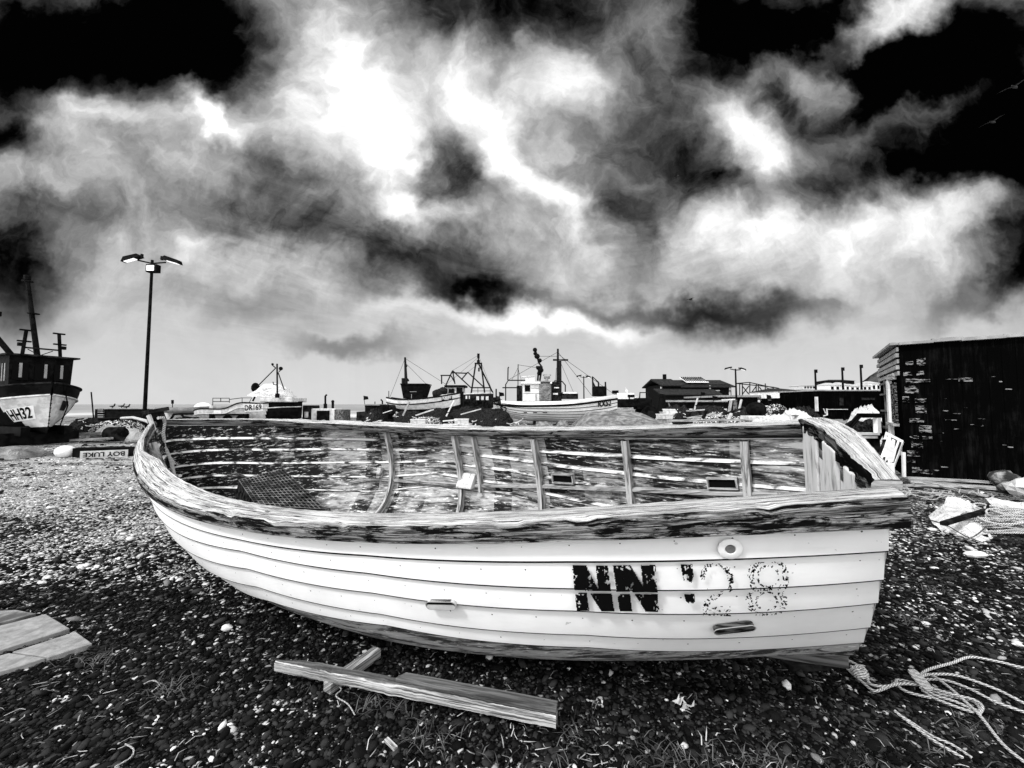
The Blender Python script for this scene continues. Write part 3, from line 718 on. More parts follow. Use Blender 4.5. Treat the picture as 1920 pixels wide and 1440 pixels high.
    def worn_in(x, y):
        if 1308 < x < 1378:
            d = math.hypot(x - 1342, y - 1085)
            if y < 1100 and 22 < d < 32 and not (x < 1325 and y > 1085): return 1
            if 1095 <= y < 1132 and abs((x - 1320) - (1132 - y) * 1.35) < 9: return 1
            if y >= 1132 and 1317 < x < 1372: return .7
        for cx, cy, r in ((1437, 1078, 33), (1437, 1122, 32)):
            d = math.hypot((x - cx), (y - cy) * (1.25 if cy < 1100 else 1.3))
            if abs(d - r) < 6 or abs(d - r + 13) < 2: return 1
        return 0
    cells = [MB(BM), MB(BM)]; NX, NY = 380, 84; PX0, PX1, PY0, PY1 = 1066, 1486, 1052, 1150
    gx = np.array([[PX0 + (PX1 - PX0) * i / NX for j in range(NY)] for i in range(NX)]); gy = np.array([[PY0 + (PY1 - PY0) * j / NY for j in range(NY)] for i in range(NX)])
    n1 = vnoise(gx, gy * .6, .10, 3); n2 = vnoise(gx + 90, gy, .33, 2); n3 = vnoise(gx * .6 + gy * .5 + 7, gy * .9 - gx * .35, .42, 3)
    def cpt(x, y):
        t = (y - 1056) / 90; q = np.interp(x, PXT, QT) * (1 - t) + np.interp(x, PXT, QB) * t; g = np.interp(x, PXT, GT) * (1 - t) + np.interp(x, PXT, GB) * t
        q = round(q * 2000) / 2000 if False else q
        return b_pt(round(q, 4), g, lap_off(q, g) + .0016, -1)
    dx, dy = (PX1 - PX0) / NX, (PY1 - PY0) / NY
    for i in range(NX):
        for j in range(NY):
            x, y = gx[i, j] + dx / 2, gy[i, j] + dy / 2; t = (y - 1056) / 90
            w = 0
            if any(poly_in(x, y, P) for P in solid):
                w = .62 * n1[i, j] + .38 * n2[i, j] < .655 - .06 * max(0, (x - 1180) / 100); idx = 0
            else:
                f = worn_in(x, y)
                if f: w = n3[i, j] * .6 + n2[i, j] * .4 > .545 + (1 - f) * .2; idx = 1
            if not w: continue
            q = np.interp(x, PXT, QT) * (1 - t) + np.interp(x, PXT, QB) * t
            if any(abs(np.interp(x, PXT, GT) * (1 - t) + np.interp(x, PXT, GB) * t - gk(k, q)) < .008 for k in (1, 2, 3)): continue
            x0, y0 = x - dx * .52, y - dy * .52
            cells[idx].add([cpt(x0, y0), cpt(x0, y0 + dy * 1.04), cpt(x0 + dx * 1.04, y0 + dy * 1.04), cpt(x0 + dx * 1.04, y0)], [(0, 1, 2, 3)])
    cells[0].build('lettering', 'decal', dinghy, label='bold black NN and apostrophe, flaking'); cells[1].build('lettering', 'decal', dinghy, label='almost worn away number 28')
    # stem post, keel
    mb = MB(BM); mb.box(Vector((-4.315, .0, .26)) * S, (.075 * S, .10 * S, .13 * S), Matrix.Rotation(-.12, 3, 'Y'), 0, .9); mb.box(Vector((-4.30, .0, .33)) * S, (.12 * S, .13 * S, .03 * S), Matrix.Rotation(-.05, 3, 'Y'))
    st = mb.build('stem_post', 'dark', dinghy, bevel=.006)
    mb = MB(BM); mb.box(Vector((-4.27, -.055, .235)) * S, (.05 * S, .012 * S, .15 * S), Matrix.Rotation(-.2, 3, 'Y')); mb.build('stem_cheek', 'lgrey', st)
    mb = MB(BM); P = []
    for q in np.linspace(0.05, 1, 50):
        c = b_pt(q, 1.0, 0, 1); c.y = 0; P.append([c + Vector((0, .02, .02)), c + Vector((0, .018, -.06)), c + Vector((0, -.018, -.06)), c + Vector((0, -.02, .02))])
    mb.grid(P, 0, True); mb.build('keel', 'plank_dark', dinghy)
    mb = MB(BM); P = []
    for q in np.linspace(0.0, .33, 30):     # inside stem timber
        c = b_pt(q, .98, -PW, 1); c.y = 0; P.append([c + Vector((0, .03, 0)), c + Vector((.05, .025, .04)), c + Vector((.05, -.025, .04)), c + Vector((0, -.03, 0))])
    mb.grid(P, 0, True); mb.build('inner_stem', 'dark', dinghy)
build_dinghy()
# ------------------------------------------------------------------ beached boats behind
def px_boat(Y, prof, e, root, mats, mi, lap=0, ng=24, ns=48, deck=.25, name='hull'):
    """hull lofted along X; prof rows: (px, py of sheer, py of bottom, half beam)"""
    pr = sorted(prof); px = [r[0] for r in pr]; xs = [at(r[0], 758, Y).x for r in pr]
    zt = [at(r[0], r[1], Y).z for r in pr]; zb = [at(r[0], r[2], Y).z for r in pr]; hb = [r[3] for r in pr]
    X = np.linspace(xs[0], xs[-1], ns); T = spline(X, xs, zt); B = np.minimum(spline(X, xs, zb), T - .02); H = np.maximum(spline(X, xs, hb), .02)
    def surf(x, z, out=0.0):
        t, b, h = np.interp(x, X, T), np.interp(x, X, B), np.interp(x, X, H); f = min(max((t - z) / (t - b), 0), 1)
        return Vector((x, Y - h * (1 - f ** e) ** (1 / e) - out, z))
    mb = MB()
    for sd in (-1, 1):
        P = []
        for i in range(ns):
            row = []
            for j in range(ng):
                f = j / (ng - 1)
                def pt(ff, o):
                    a = ff * math.pi / 2
                    return Vector((X[i], Y + sd * (H[i] * max(math.cos(a), 0) ** (2 / e) + o), T[i] - (T[i] - B[i]) * math.sin(a) ** (2 / e)))
                row.append(pt(f, lap if (lap and j) else 0))
                if lap and j < ng - 1: row.append(pt(f + (.022 if j else 0), 0))
            P.append(row)
        nr = len(P[0])
        if sd > 0: P = P[::-1]
        mb.grid(P, (lambda i, j, sd=sd: 1 if (lap and j % 2 == 0 and j) else mi((i if sd < 0 else ns - 2 - i) / (ns - 1), j / (nr - 1))))
    # deck and ends
    D = [[Vector((X[i], Y + sd * H[i] * .97, T[i] - deck)) for sd in (-1, 1)] for i in range(ns)]
    mb.grid(D[::-1], len(mats) - 1)
    for i in (0, ns - 1):
        if H[i] > .1:
            ring = [Vector((X[i], Y - H[i] * max(math.cos(a), 0) ** (2 / e), T[i] - (T[i] - B[i]) * math.sin(a) ** (2 / e))) for a in np.linspace(0, math.pi / 2, 10)]
            ring += [Vector((p.x, 2 * Y - p.y, p.z)) for p in ring[::-1]]
            mb.add(ring, [tuple(range(len(ring))) if i == 0 else tuple(reversed(range(len(ring))))], 0)
    o = mb.build(name, mats, root, True)
    def sheer_line(off_px, r, mat, nm, y_off=.01, sides=(-1, 1)):
        for sd in sides:
            m2 = MB(); m2.tube([Vector((X[i], Y + sd * (H[i] + y_off), T[i] - off_px * Y / F)) for i in range(ns)], r, 6); m2.build(nm, mat, root, True)
    return o, surf, sheer_line
def pbox(mb, x0, y0, x1, y1, Y, dep, mi=0):
    a, b = at(x0, y0, Y), at(x1, y1, Y)
    return mb.box(((a.x + b.x) / 2, Y + dep / 2, (a.z + b.z) / 2), (abs(b.x - a.x), dep, abs(a.z - b.z)), None, mi)
def part_box(name, mat, root, x0, y0, x1, y1, Y, dep, bevel=0.0, label=None):
    mb = MB(); pbox(mb, x0, y0, x1, y1, Y, dep); return mb.build(name, mat, root, bevel=bevel, label=label)
def part_tube(name, mat, root, pts, Y, r, n=6, label=None):
    mb = MB(); Ys = Y if isinstance(Y, (list, tuple)) else [Y] * len(pts)
    mb.tube([at(p[0], p[1], y_) for p, y_ in zip(pts, Ys)], r, n); return mb.build(name, mat, root, True, label=label)
def wires(name, mat, root, segs, Y, r):
    mb = MB()
    for s_ in segs: mb.tube([at(p[0], p[1], p[2] if len(p) > 2 else Y) for p in s_], r, 5)
    return build_each(mb, name, mat, root, True)[0] if name in ('stay', 'mast_stay', 'mast_fittings', 'rail', 'stern_rail', 'net_gantry', 'gantry', 'hauler_arm') else mb.build(name, mat, root, True)
def name_on(surf, body, x0, x1, y0, y1, Y, root, mat='ink', skew=0.0, nm='registration_number', out=.03):
    a, b = at(x0, y0, Y), at(x1, y1, Y)
    return text_mesh(body, lambda u, v: surf(a.x + (b.x - a.x) * u, b.z + (a.z - b.z) * v + skew * u, out), nm, mat, root)

def boat_rx52():
    Y = 27.0; r = thing('fishing_boat', 'white clinker fishing boat numbered RX52 with canvas covered wheelhouse', 'boat', (at(1050, 758, Y).x, Y, 0))
    prof = [(927, 749, 757, .35), (934, 750, 768, .85), (950, 752, 780, 1.15), (1006, 753, 790, 1.3), (1065, 751, 793, 1.25), (1110, 746, 792, .95), (1140, 742, 788, .5), (1157, 740, 783, .05)]
    o, surf, line = px_boat(Y, prof, 2.1, r, ['white_clean', 'dark', 'grey'], lambda s, g: 0 if g < .86 else 1, lap=.035, ng=11, deck=.15)
    line(8, .07, 'black', 'rubbing_strake', .03)
    name_on(surf, 'RX52', 1116, 1143, 752, 763.5, Y, r, skew=.10, out=.08); name_on(surf, '52', 938, 951, 759, 770, Y, r, skew=-.18, out=.08)
    mb = MB()
    for a, b in ((965, 971), (981, 987), (998, 1005), (1015, 1023)):
        p = at(a, 773, Y); q = at(b, 773, Y); s_ = surf((p.x + q.x) / 2, p.z); mb.box((s_.x, s_.y - .02, p.z), (q.x - p.x, .06, .05))
    build_each(mb, 'scupper_slot', 'decal', r)
    c = part_box('cabin', 'white', r, 980, 719, 1013, 752, Y - .6, 1.3, .03); part_box('window', 'glass', c, 984, 722, 994, 734, Y - .63, .05)
    mb = MB(); pbox(mb, 995, 727, 1010, 728.2, Y - .62, .03); pbox(mb, 981, 737, 1011, 738, Y - .62, .03); pbox(mb, 1004, 739, 1006, 752, Y - .63, .04); mb.build('trim', 'grey', c)
    part_box('cabin_door', 'dark', r, 969, 723, 979, 752, Y - .5, .9); part_box('roof', 'white_clean', r, 977, 716, 1035, 719.5, Y - .75, 1.6, .02)
    part_box('canvas_cover', 'tarp', r, 1011, 714, 1034, 752, Y - .75, 1.5, .08)
    mb = MB(); pbox(mb, 1034, 716, 1052, 752, Y - .4, .8); mb.build('engine_casing', 'dark', r); mb = MB(); pbox(mb, 1037, 737, 1046, 740, Y - .45, .05); pbox(mb, 1039, 726, 1048, 728, Y - .45, .05); build_each(mb, 'casing_trim', 'white', r)
    wires('gantry', 'metal', r, [[(948, 752), (948, 721), (953, 713), (985, 713)], [(952, 713), (952.5, 690), (954, 688)], [(942, 727), (976, 727)], [(1036, 751), (1036, 719), (1040, 714), (1054, 715), (1060, 722), (1060, 738)]], Y - .2, .045)
    part_tube('antenna', 'metal', r, [(971, 752), (971.5, 683)], Y, .03); wires('stay', 'metal', r, [[(971, 690), (960, 712)], [(971, 690), (978, 715)], [(1052, 682), (1075, 735)], [(1043, 690), (1041, 716)]], Y, .012)
    mb = MB(); pbox(mb, 985, 706, 1003, 716, Y, .5); mb.tube([at(978, 707, Y), at(1003, 705, Y)], .05); mb.build('liferaft', 'lgrey', r, bevel=.1)
    mb = MB(); P = [at(1018, 703, Y), at(1033, 703, Y)]; mb.tube(P, .06); mb.tube([at(1020, 706, Y), at(1031, 706, Y)], .16); mb.tube([at(1025, 707, Y), at(1025, 715, Y)], .12); mb.build('radar', 'grey', r)
    m = wires('mast_bracket', 'metal', r, [[(1012, 714), (1016, 688), (1010, 680), (1006, 664), (1003, 655)], [(1008, 714), (1010, 690)], [(1005, 688), (1016, 688)]], Y, .07)
    mb = MB(); [mb.ball(at(x_, y_, Y), s_, 6) for x_, y_, s_ in ((1003, 656, .16), (1003, 663, .12), (1007, 668, .2), (1012, 676, .16), (1009, 690, .15), (1014, 694, .2), (1011, 700, .16))]; build_each(mb, 'mast_light', 'black', m)
    mm = part_tube('mast', 'metal', r, [(1046, 752), (1046, 654)], Y, [.13, .07], 8); part_tube('derrick', 'metal', mm, [(1050.5, 752), (1050, 676)], Y, .10, 8)
    mb = MB(); mb.tube([at(1037, 674, Y), at(1064, 675, Y)], .035); [mb.box(at(x_, 675, Y), (.3, .2, .1)) for x_ in (1041, 1057, 1061)]; mb.build('crosstree', 'black', mm)
    h = part_box('hauler', 'black', r, 1114, 724, 1138, 743, Y - .3, .8, .06)
    wires('hauler_arm', 'metal', h, [[(1112, 742), (1111, 706), (1122, 717), (1123, 740)], [(1111, 716), (1116, 726)], [(1136, 742), (1135, 716)]], Y, .06)
    part_box('hatch', 'dark', r, 1053, 738, 1084, 748, Y - .3, .9); mb = MB(); pbox(mb, 1056, 735, 1081, 738, Y - .35, 1.0); mb.build('hatch_cover', 'white', r)
    part_box('stern_post', 'black', r, 929, 729, 931.5, 747, Y - .2, .1)
    mb = MB(); [mb.ball(at(x_, y_, Y - .9), .2, 7) for x_, y_ in ((927, 750), (933, 748), (938, 754))]; build_each(mb, 'fender', 'dark', r)
    # trestle under the hull
    t = MB(); [pbox(t, x_, 786, x_ + 5, 801, Y - .3, .6) for x_ in (955, 1000, 1045, 1090)]; pbox(t, 950, 800, 1100, 806, Y + .2, .3); tag(t.build('trestle', 'dark'), 'dark timber trestles holding up the white RX52 boat', 'trestle')
boat_rx52()
def boat_black():
    Y = 31.0; r = thing('fishing_boat', 'dark fishing boat with flared black wheelhouse and a white band along its sheer', 'boat', (at(800, 758, Y).x, Y, 0))
    prof = [(729, 745.5, 762, .6), (745, 748, 772, 1.2), (780, 749, 778, 1.5), (815, 746, 778, 1.4), (845, 741, 776, .8), (864, 736.5, 770, .05)]
    o, surf, line = px_boat(Y, prof, 2.0, r, ['white', 'dark', 'black'], lambda s, g: 0 if g < .42 else 1, ng=26)
    line(0, .06, 'black', 'gunwale'); line(9, .045, 'black', 'rubbing_strake', -.02)
    w = MB(); F_ = [at(751, 720, Y - .8), at(800, 722, Y - .8), at(792, 747, Y - .8), at(756, 747, Y - .8)]; w.prism(F_[::-1], (0, 1.7, 0)); w = w.build('wheelhouse', 'black', r)
    part_box('window', 'glass', w, 767, 725, 774, 734, Y - .85, .03); mb = MB(); pbox(mb, 771, 739, 772, 747, Y - .86, .03); pbox(mb, 768, 734, 781, 734.8, Y - .86, .03); mb.build('trim', 'grey', w)
    mb = MB(); pbox(mb, 750, 719, 800, 721, Y - .9, 1.9); mb.build('roof', 'black', w)
    part_tube('mast', 'metal', r, [(761.5, 720), (759.5, 670)], Y, [.14, .08], 8); wires('mast_fittings', 'metal', r, [[(756, 720), (756, 709)], [(764, 713), (766, 712)], [(760, 686), (762, 688)]], Y, .14)
    part_tube('stern_pole', 'metal', r, [(729, 748), (729, 733)], Y, .03)
    st = MB(); a = [at(863.5, 734, Y), at(869, 734, Y), at(868.5, 772, Y), at(864, 772, Y)]; st.prism([p - Vector((0, .15, 0)) for p in a[::-1]], (0, .3, 0)); st.build('stem', 'black', r)
    pl = MB(); A = lambda x_, y_: surf(at(x_, y_, Y).x, at(x_, y_, Y).z, .03); pl.add([A(833, 751.5), A(850, 748.5), A(850, 742.5), A(833, 745.5)], [(0, 1, 2, 3)]); pl = pl.build('number_plate', 'ink', r)
    name_on(surf, 'RX 90', 834.5, 848.5, 744.3, 750, Y, pl, 'white_clean', skew=.12, out=.05)
    name_on(surf, 'Bonny', 741, 755, 752, 755, Y, r, 'grey', skew=0, nm='boat_name') if False else None
boat_black()
def boat_trawler():
    Y = 40.0; r = thing('fishing_boat', 'dark trawler with a tall tripod mast and triangular net gantries, behind the black wheelhouse boat', 'boat', (at(880, 758, Y).x, Y, 0))
    prof = [(815, 742, 765, 1.0), (850, 741, 770, 1.7), (890, 739, 770, 1.7), (918, 738, 768, 1.0), (925, 737.5, 764, .3)]
    o, surf, line = px_boat(Y, prof, 2.2, r, ['dark', 'black', 'black'], lambda s, g: 0, ng=14)
    line(0, .06, 'lgrey', 'gunwale')
    c = part_box('deckhouse', 'lgrey', r, 836, 723, 868, 741, Y - .8, 1.8); part_box('roof', 'black', c, 833, 722, 872, 726, Y - 1, 2.2); mb = MB(); pbox(mb, 841, 729, 852, 737, Y - .85, .04); pbox(mb, 856, 727, 867, 741, Y - .85, .04); mb.build('window', 'black', c)
    wires('net_gantry', 'metal', r, [[(836, 722), (848.5, 695)], [(848.5, 695), (883, 727)], [(848.5, 695), (853, 720)], [(877, 698), (908, 727)], [(877, 698), (865, 712)], [(848, 699, 40), (876, 700)], [(883, 727), (920, 727)], [(826, 704), (846, 704)], [(828, 704), (828, 720)], [(846, 705), (853, 718)]], Y, .07)
    m = wires('tripod_mast', 'metal', r, [[(892, 681), (883, 740)], [(902, 682), (909, 740)], [(897, 681, 41), (925, 738, 42.5)], [(890, 681.5), (904, 681.5)], [(897, 681), (897, 663)]], Y, .09)
    mb = MB(); mb.box(at(897, 667, Y), (.25, .2, .45)); mb.box(at(897, 678, Y), (.3, .2, .3)); mb.box(at(898, 693, Y), (.16, .1, .4)); build_each(mb, 'mast_light', 'black', m)
    wires('rail', 'metal', r, [[(884, 727), (884, 740)], [(896, 728), (896, 740)], [(919, 727), (919, 738)], [(883, 733), (921, 733)]], Y - 1, .03)
    mb = MB(); pbox(mb, 873, 742, 876, 748, Y - 1.75, .04); pbox(mb, 879, 742, 881, 748, Y - 1.75, .04); [pbox(mb, x_, 743, x_ + 5, 750, Y - 1.75, .04) for x_ in (893, 902, 911)]; build_each(mb, 'hull_mark', 'lgrey', r)
    mb = MB(); [mb.ball(at(x_, y_, Y - 1.2), (.5, .4, .4), 6, 0, .15) for x_, y_ in ((825, 736), (819, 738), (830, 733))]; mb.build('net_drum', 'net', r)
boat_trawler()
def boat_dr169():
    Y = 23.0; r = thing('fishing_boat', 'pale motor boat DR169 with a black bow and white hooped cover', 'boat', (at(480, 758, Y).x, Y, 0))
    prof = [(385, 769, 786, .8), (395, 767, 789, 1.0), (430, 766.5, 793, 1.1), (452, 764, 794, 1.1), (466, 757.5, 794, 1.1), (500, 756, 793, .95), (535, 754.5, 790, .6), (566, 753.5, 784, .05)]
    x0 = 385; x1 = 566
    def mi(s, g):
        px = x0 + (x1 - x0) * s; yb = g * 40
        return 1 if px > 518 - 13 * g * 1.2 else 0
    o, surf, line = px_boat(Y, prof, 2.6, r, ['lgrey', 'black', 'grey'], mi, ng=26, ns=90)
    line(0, .035, 'black', 'gunwale'); line(9, .03, 'lgrey', 'rubbing_strake')
    pl = MB(); A = lambda x_, y_: surf(at(x_, y_, Y).x, at(x_, y_, Y).z, .02); n = 6
    pl.grid([[A(481 + 30 * i / n, 758.5 + 13.5 * j / 3 - 1.5 * i / n) for j in range(4)] for i in range(n + 1)]); pl = pl.build('number_panel', 'white_clean', r)
    name_on(surf, 'DR169', 482.5, 509, 759.3, 769.5, Y, pl, skew=.05, out=.05)
    # hooped cover
    mb = MB(); P = []
    prof2 = [(481, 738, 743), (490, 727, 744), (500, 719.5, 745), (515, 719, 745), (526, 721, 746), (535, 728, 747), (543, 737, 749), (548, 744, 750)]
    for x_, yt, yb in prof2:
        b = at(x_, yb, Y); t = at(x_, yt, Y); h = t.z - b.z; P.append([Vector((b.x + rnd.uniform(-.03, .03), Y - math.cos(a) * (.8 if x_ < 545 else .4), b.z + h * math.sin(a) ** .8)) for a in np.linspace(0, math.pi, 15)])
    mb.grid(P[::-1]); mb.build('cover', 'canvas', r, True)
    part_box('foredeck', 'lgrey', r, 487, 745, 548, 754, Y - .8, 1.6, .05)
    mb = MB(); mb.ball(at(479, 727, Y - .5), (.18, .3, .3), 7); mb.tube([at(481, 738, Y - .5), at(474, 752, Y - .5)], .05); mb.build('horn', 'black', r)
    m = part_tube('mast', 'metal', r, [(520, 745), (519.5, 682)], Y - .9, .045, 8); wires('mast_stay', 'metal', m, [[(517, 690), (483, 724)], [(521.5, 698), (533, 731)], [(517, 690), (511, 685)], [(523, 697), (528, 692)], [(512, 716), (513, 721), (521, 722)]], Y - .9, .03)
    mb = MB(); mb.ball(at(526.5, 691, Y - .9), .11, 7); mb.ball(at(511, 683, Y - .9), .07, 6); mb.box(at(520, 742, Y - 1), (.16, .16, .25)); build_each(mb, 'mast_light', 'black', m)
    wires('stern_rail', 'metal', r, [[(399, 760), (399, 746.5), (430, 746.5), (430, 755)], [(400, 753), (430, 753)], [(414, 747), (414, 753)], [(454, 757), (454, 746), (472, 746), (466, 757)], [(430, 749), (454, 746)]], Y - .9, .022)
    part_box('engine_cover', 'grey', r, 398, 761, 455, 768, Y - .6, 1.2, .05)
    t = thing('boat_trailer', 'low black trailer under the stern of the DR169 boat', 'trailer', (at(425, 758, Y).x, Y, 0))
    mb = MB(); pbox(mb, 392, 776, 458, 779, Y - 1.3, .3); pbox(mb, 392, 776, 396, 792, Y - 1.3, .3); pbox(mb, 454, 776, 460, 790, Y - 1.3, .3); mb.build('chassis', 'black', t)
    for x_ in (424, 449): mb = MB(); c = at(x_, 786, Y - 1.2); mb.tube([c, c + Vector((0, .2, 0))], .22, 14); mb.build('wheel', 'black', t)
    pl = MB(); pbox(pl, 401, 769.5, 414, 776.5, Y - 1.28, .05); pl.build('number_plate', 'white', t)
boat_dr169()
def boat_hh32():
    loc = at(70, 758, 15.0); loc.z = 0; rz = R_(-24)
    r = thing('fishing_boat', 'black decked fishing boat HH32 with a pale bow, seen from ahead at the left', 'boat', loc, rz); Mx = ROOTM[r.name]
    s_bow = Vector((0, 0, 0)); Lh = 7.0
    # place the stem where it stands in the yard
    stem = at(97, 758, 13.4); stem.z = 0; loc2 = stem - Matrix.Rotation(rz, 3, 'Z') @ Vector((Lh, 0, 0)); r.location = loc2; Mx = Matrix.Translation(loc2) @ Matrix.Rotation(rz, 4, 'Z'); ROOTM[r.name] = Mx
    def pt(s, g, sd, out=0):
        b = 1.25 * (1 - max(0, (s - .5) / .5) ** 4.2) + .02; zt = 1.78 + .40 * s ** 3; zk = .35 + .05 * s; e = 2.3 - .8 * s
        if s < .15: b *= .8 + s * 1.33
        a = g * math.pi / 2; y = b * max(math.cos(a), 0) ** (2 / e); z = zt - (zt - zk) * math.sin(a) ** (2 / e)
        return Vector((s * (Lh - .12 * (zt - z)), sd * (y + out), z))
    mb = MB(Mx); ns, ng = 60, 28
    def mi(i, j, sd):
        s = (i if sd < 0 else ns - 2 - i) / (ns - 1); g = j / (ng - 1); p = pt(s, g, 1)
        if g < .20: return 0
        if p.z < .66: return 0
        return 1 if p.x > Lh - 1.35 + .55 * (1.6 - p.z) else 0
    for sd in (-1, 1):
        P = [[pt(i / (ns - 1), j / (ng - 1), sd) for j in range(ng)] for i in range(ns)]
        if sd > 0: P = P[::-1]
        mb.grid(P, lambda i, j, sd=sd: mi(i, j, sd))
    mb.grid([[pt(i / (ns - 1), .12, sd) for sd in (1, -1)] for i in range(ns)], 0)
    mb.build('hull', ['black', 'lgrey'], r, True)
    for g_, nm in ((0, 'gunwale'), (.22, 'rubbing_strake')):
        for sd in (-1, 1): mb = MB(Mx); mb.tube([pt(i / 59, g_, sd, .02) for i in range(60)], .035, 6); mb.build(nm, 'dark' if g_ == 0 else 'lgrey', r, True)
    mb = MB(Mx)
    for i in range(9): p = pt(1, .28 + .06 * i, 1); mb.ball((p.x + .02, 0, p.z), .025, 5)
    build_each(mb, 'draught_mark', 'ink', r)
    def sf(u, v): return pt(.868 + .087 * u, .56 - .17 * v - .03 * u, -1, .03)
    pm = MB(Mx); pm.grid([[pt(.862 + .1 * i / 8, .38 + .20 * j / 4 - .03 * i / 8, -1, .015) for j in range(5)] for i in range(9)]); pm = pm.build('number_panel', 'white_clean', r)
    text_mesh('HH32', lambda u, v: Mx @ sf(u, v), 'registration_number', 'ink', pm)
    fl = MB(Mx); fl.grid([[pt(.925 + .035 * i / 3, .28 + .14 * j / 3, 1, .02) for j in range(4)] for i in range(4)][::-1]); fl.build('bow_badge', 'dark', r)
    # wheelhouse
    zb, ztp = 1.65, 3.12; xw = Lh - 1.05; w = MB(Mx)
    w.prism([(xw, -.72, zb), (xw, .72, zb), (xw + .08, .76, ztp), (xw + .08, -.76, ztp)], (-2.4, 0, 0)); wh = w.build('wheelhouse', 'black', r)
    mb = MB(Mx); mb.box((xw - 1.1, 0, ztp + .03), (2.75, 1.75, .06)); mb.build('roof', 'dark', wh)
    for y_ in (-.50, 0, .47):
        mb = MB(Mx); mb.box((xw + .065, y_, 2.58), (.04, .36, .6)); f = mb.build('window', 'glass', wh)
        mb = MB(Mx); mb.box((xw + .09, y_ + rnd.uniform(-.08, .08), 2.62), (.012, .07, .5)); mb.build('curtain', 'grey', f)
    mb = MB(Mx); [mb.box((xw - .3 - .25 * i, -.745, 2.55), (.05, .03, .62)) for i in range(3)]; build_each(mb, 'side_slat', 'grey', wh)
    mb = MB(Mx); mb.box((xw - 1.6, -.76, 2.5), (.8, .03, .65)); mb.build('side_window', 'lgrey', wh)
    mb = MB(Mx); mb.tube([(xw - .6, .05, ztp), (xw - .75, -.28, 6.05)], [.085, .06], 8); mb.tube([(xw - .66, -.1, 4.75), (xw - .66, -.1, 4.78)], .16, 8); mb.tube([(xw - .75, -.27, 5.92), (xw - .75, -.27, 5.96)], .15, 8); mb.tube([(xw - .75, -.28, 6.0), (xw - .75, -.28, 6.15)], .1, 8); mb.build('mast', 'black', r, True)
    for y_ in (-.42, .50):
        mb = MB(Mx); mb.tube([(xw - .2, y_, ztp), (xw - .2, y_ * .86, 4.05)], .05, 6); mb.box((xw - .2, y_ * .86, 4.07), (.1, .3, .05)); mb.box((xw - .2, y_ * .93, 3.67), (.1, .32, .05)); mb.box((xw - .2, y_ * 1.1, 3.55), (.14, .14, .12)); mb.build('lamp_bracket', 'black', r)
    mb = MB(Mx); mb.tube([(xw - .2, -.42, 3.45), (xw - .2, .47, 3.45)], .03); mb.tube([(xw - .2, -.42, 3.2), (xw - .2, .47, 3.2)], .025); mb.tube([(xw - .2, -.3, 3.4), (xw - .25, 0, 3.2), (xw - .2, .3, 3.4)], .015); mb.build('roof_rail', 'metal', r)
    mb = MB(Mx); mb.bar((xw - .5, -.55, ztp), (xw - .9, -1.3, 4.55), .14); mb.bar((xw - .9, -2.2, 4.62), (xw - .9, -.78, 4.62), .16); mb.build('davit', 'black', r)
    mb = MB(Mx); mb.tube([pt(.97, .05, 1, .03), pt(.955, .35, 1, .16), pt(.94, .7, 1, .2), (Lh - .2, .75, .45)], .02, 6); mb.build('mooring_rope', 'black', r, True)
    mb = MB(Mx)
    for x_ in (2.0, 4.2, 6.1): mb.box((x_, 0, .22), (.3, 1.9, .44))
    mb.box((4, .5, .5), (5.6, .2, .3)); mb.box((4, -.5, .5), (5.6, .2, .3)); tag(mb.build('boat_cradle', 'black'), 'dark timber cradle under the HH32 boat', 'cradle')
boat_hh32()
for nm_, segs, Yr in (('RX52', [[(1046, 660), (952, 713)], [(1046, 660), (1110, 742)], [(1046, 664), (1154, 741)], [(971, 684), (1010, 690)], [(1010, 668), (1046, 668)]], 27), ('trawler', [[(897, 666), (848, 695)], [(897, 666), (925, 738)], [(897, 670), (835, 723)], [(877, 698), (897, 682)]], 40), ('black', [[(759.5, 672), (731, 745)], [(759.5, 672), (862, 737)], [(759.5, 680), (800, 721)]], 31)):
    root_ = [o for o in bpy.data.objects if o.parent is None and o.name.startswith('fishing_boat') and {'RX52': 'RX52', 'trawler': 'trawler', 'black': 'flared'}[nm_] in o['label']][0]
    wires('stay', 'metal', root_, segs, Yr, .014)
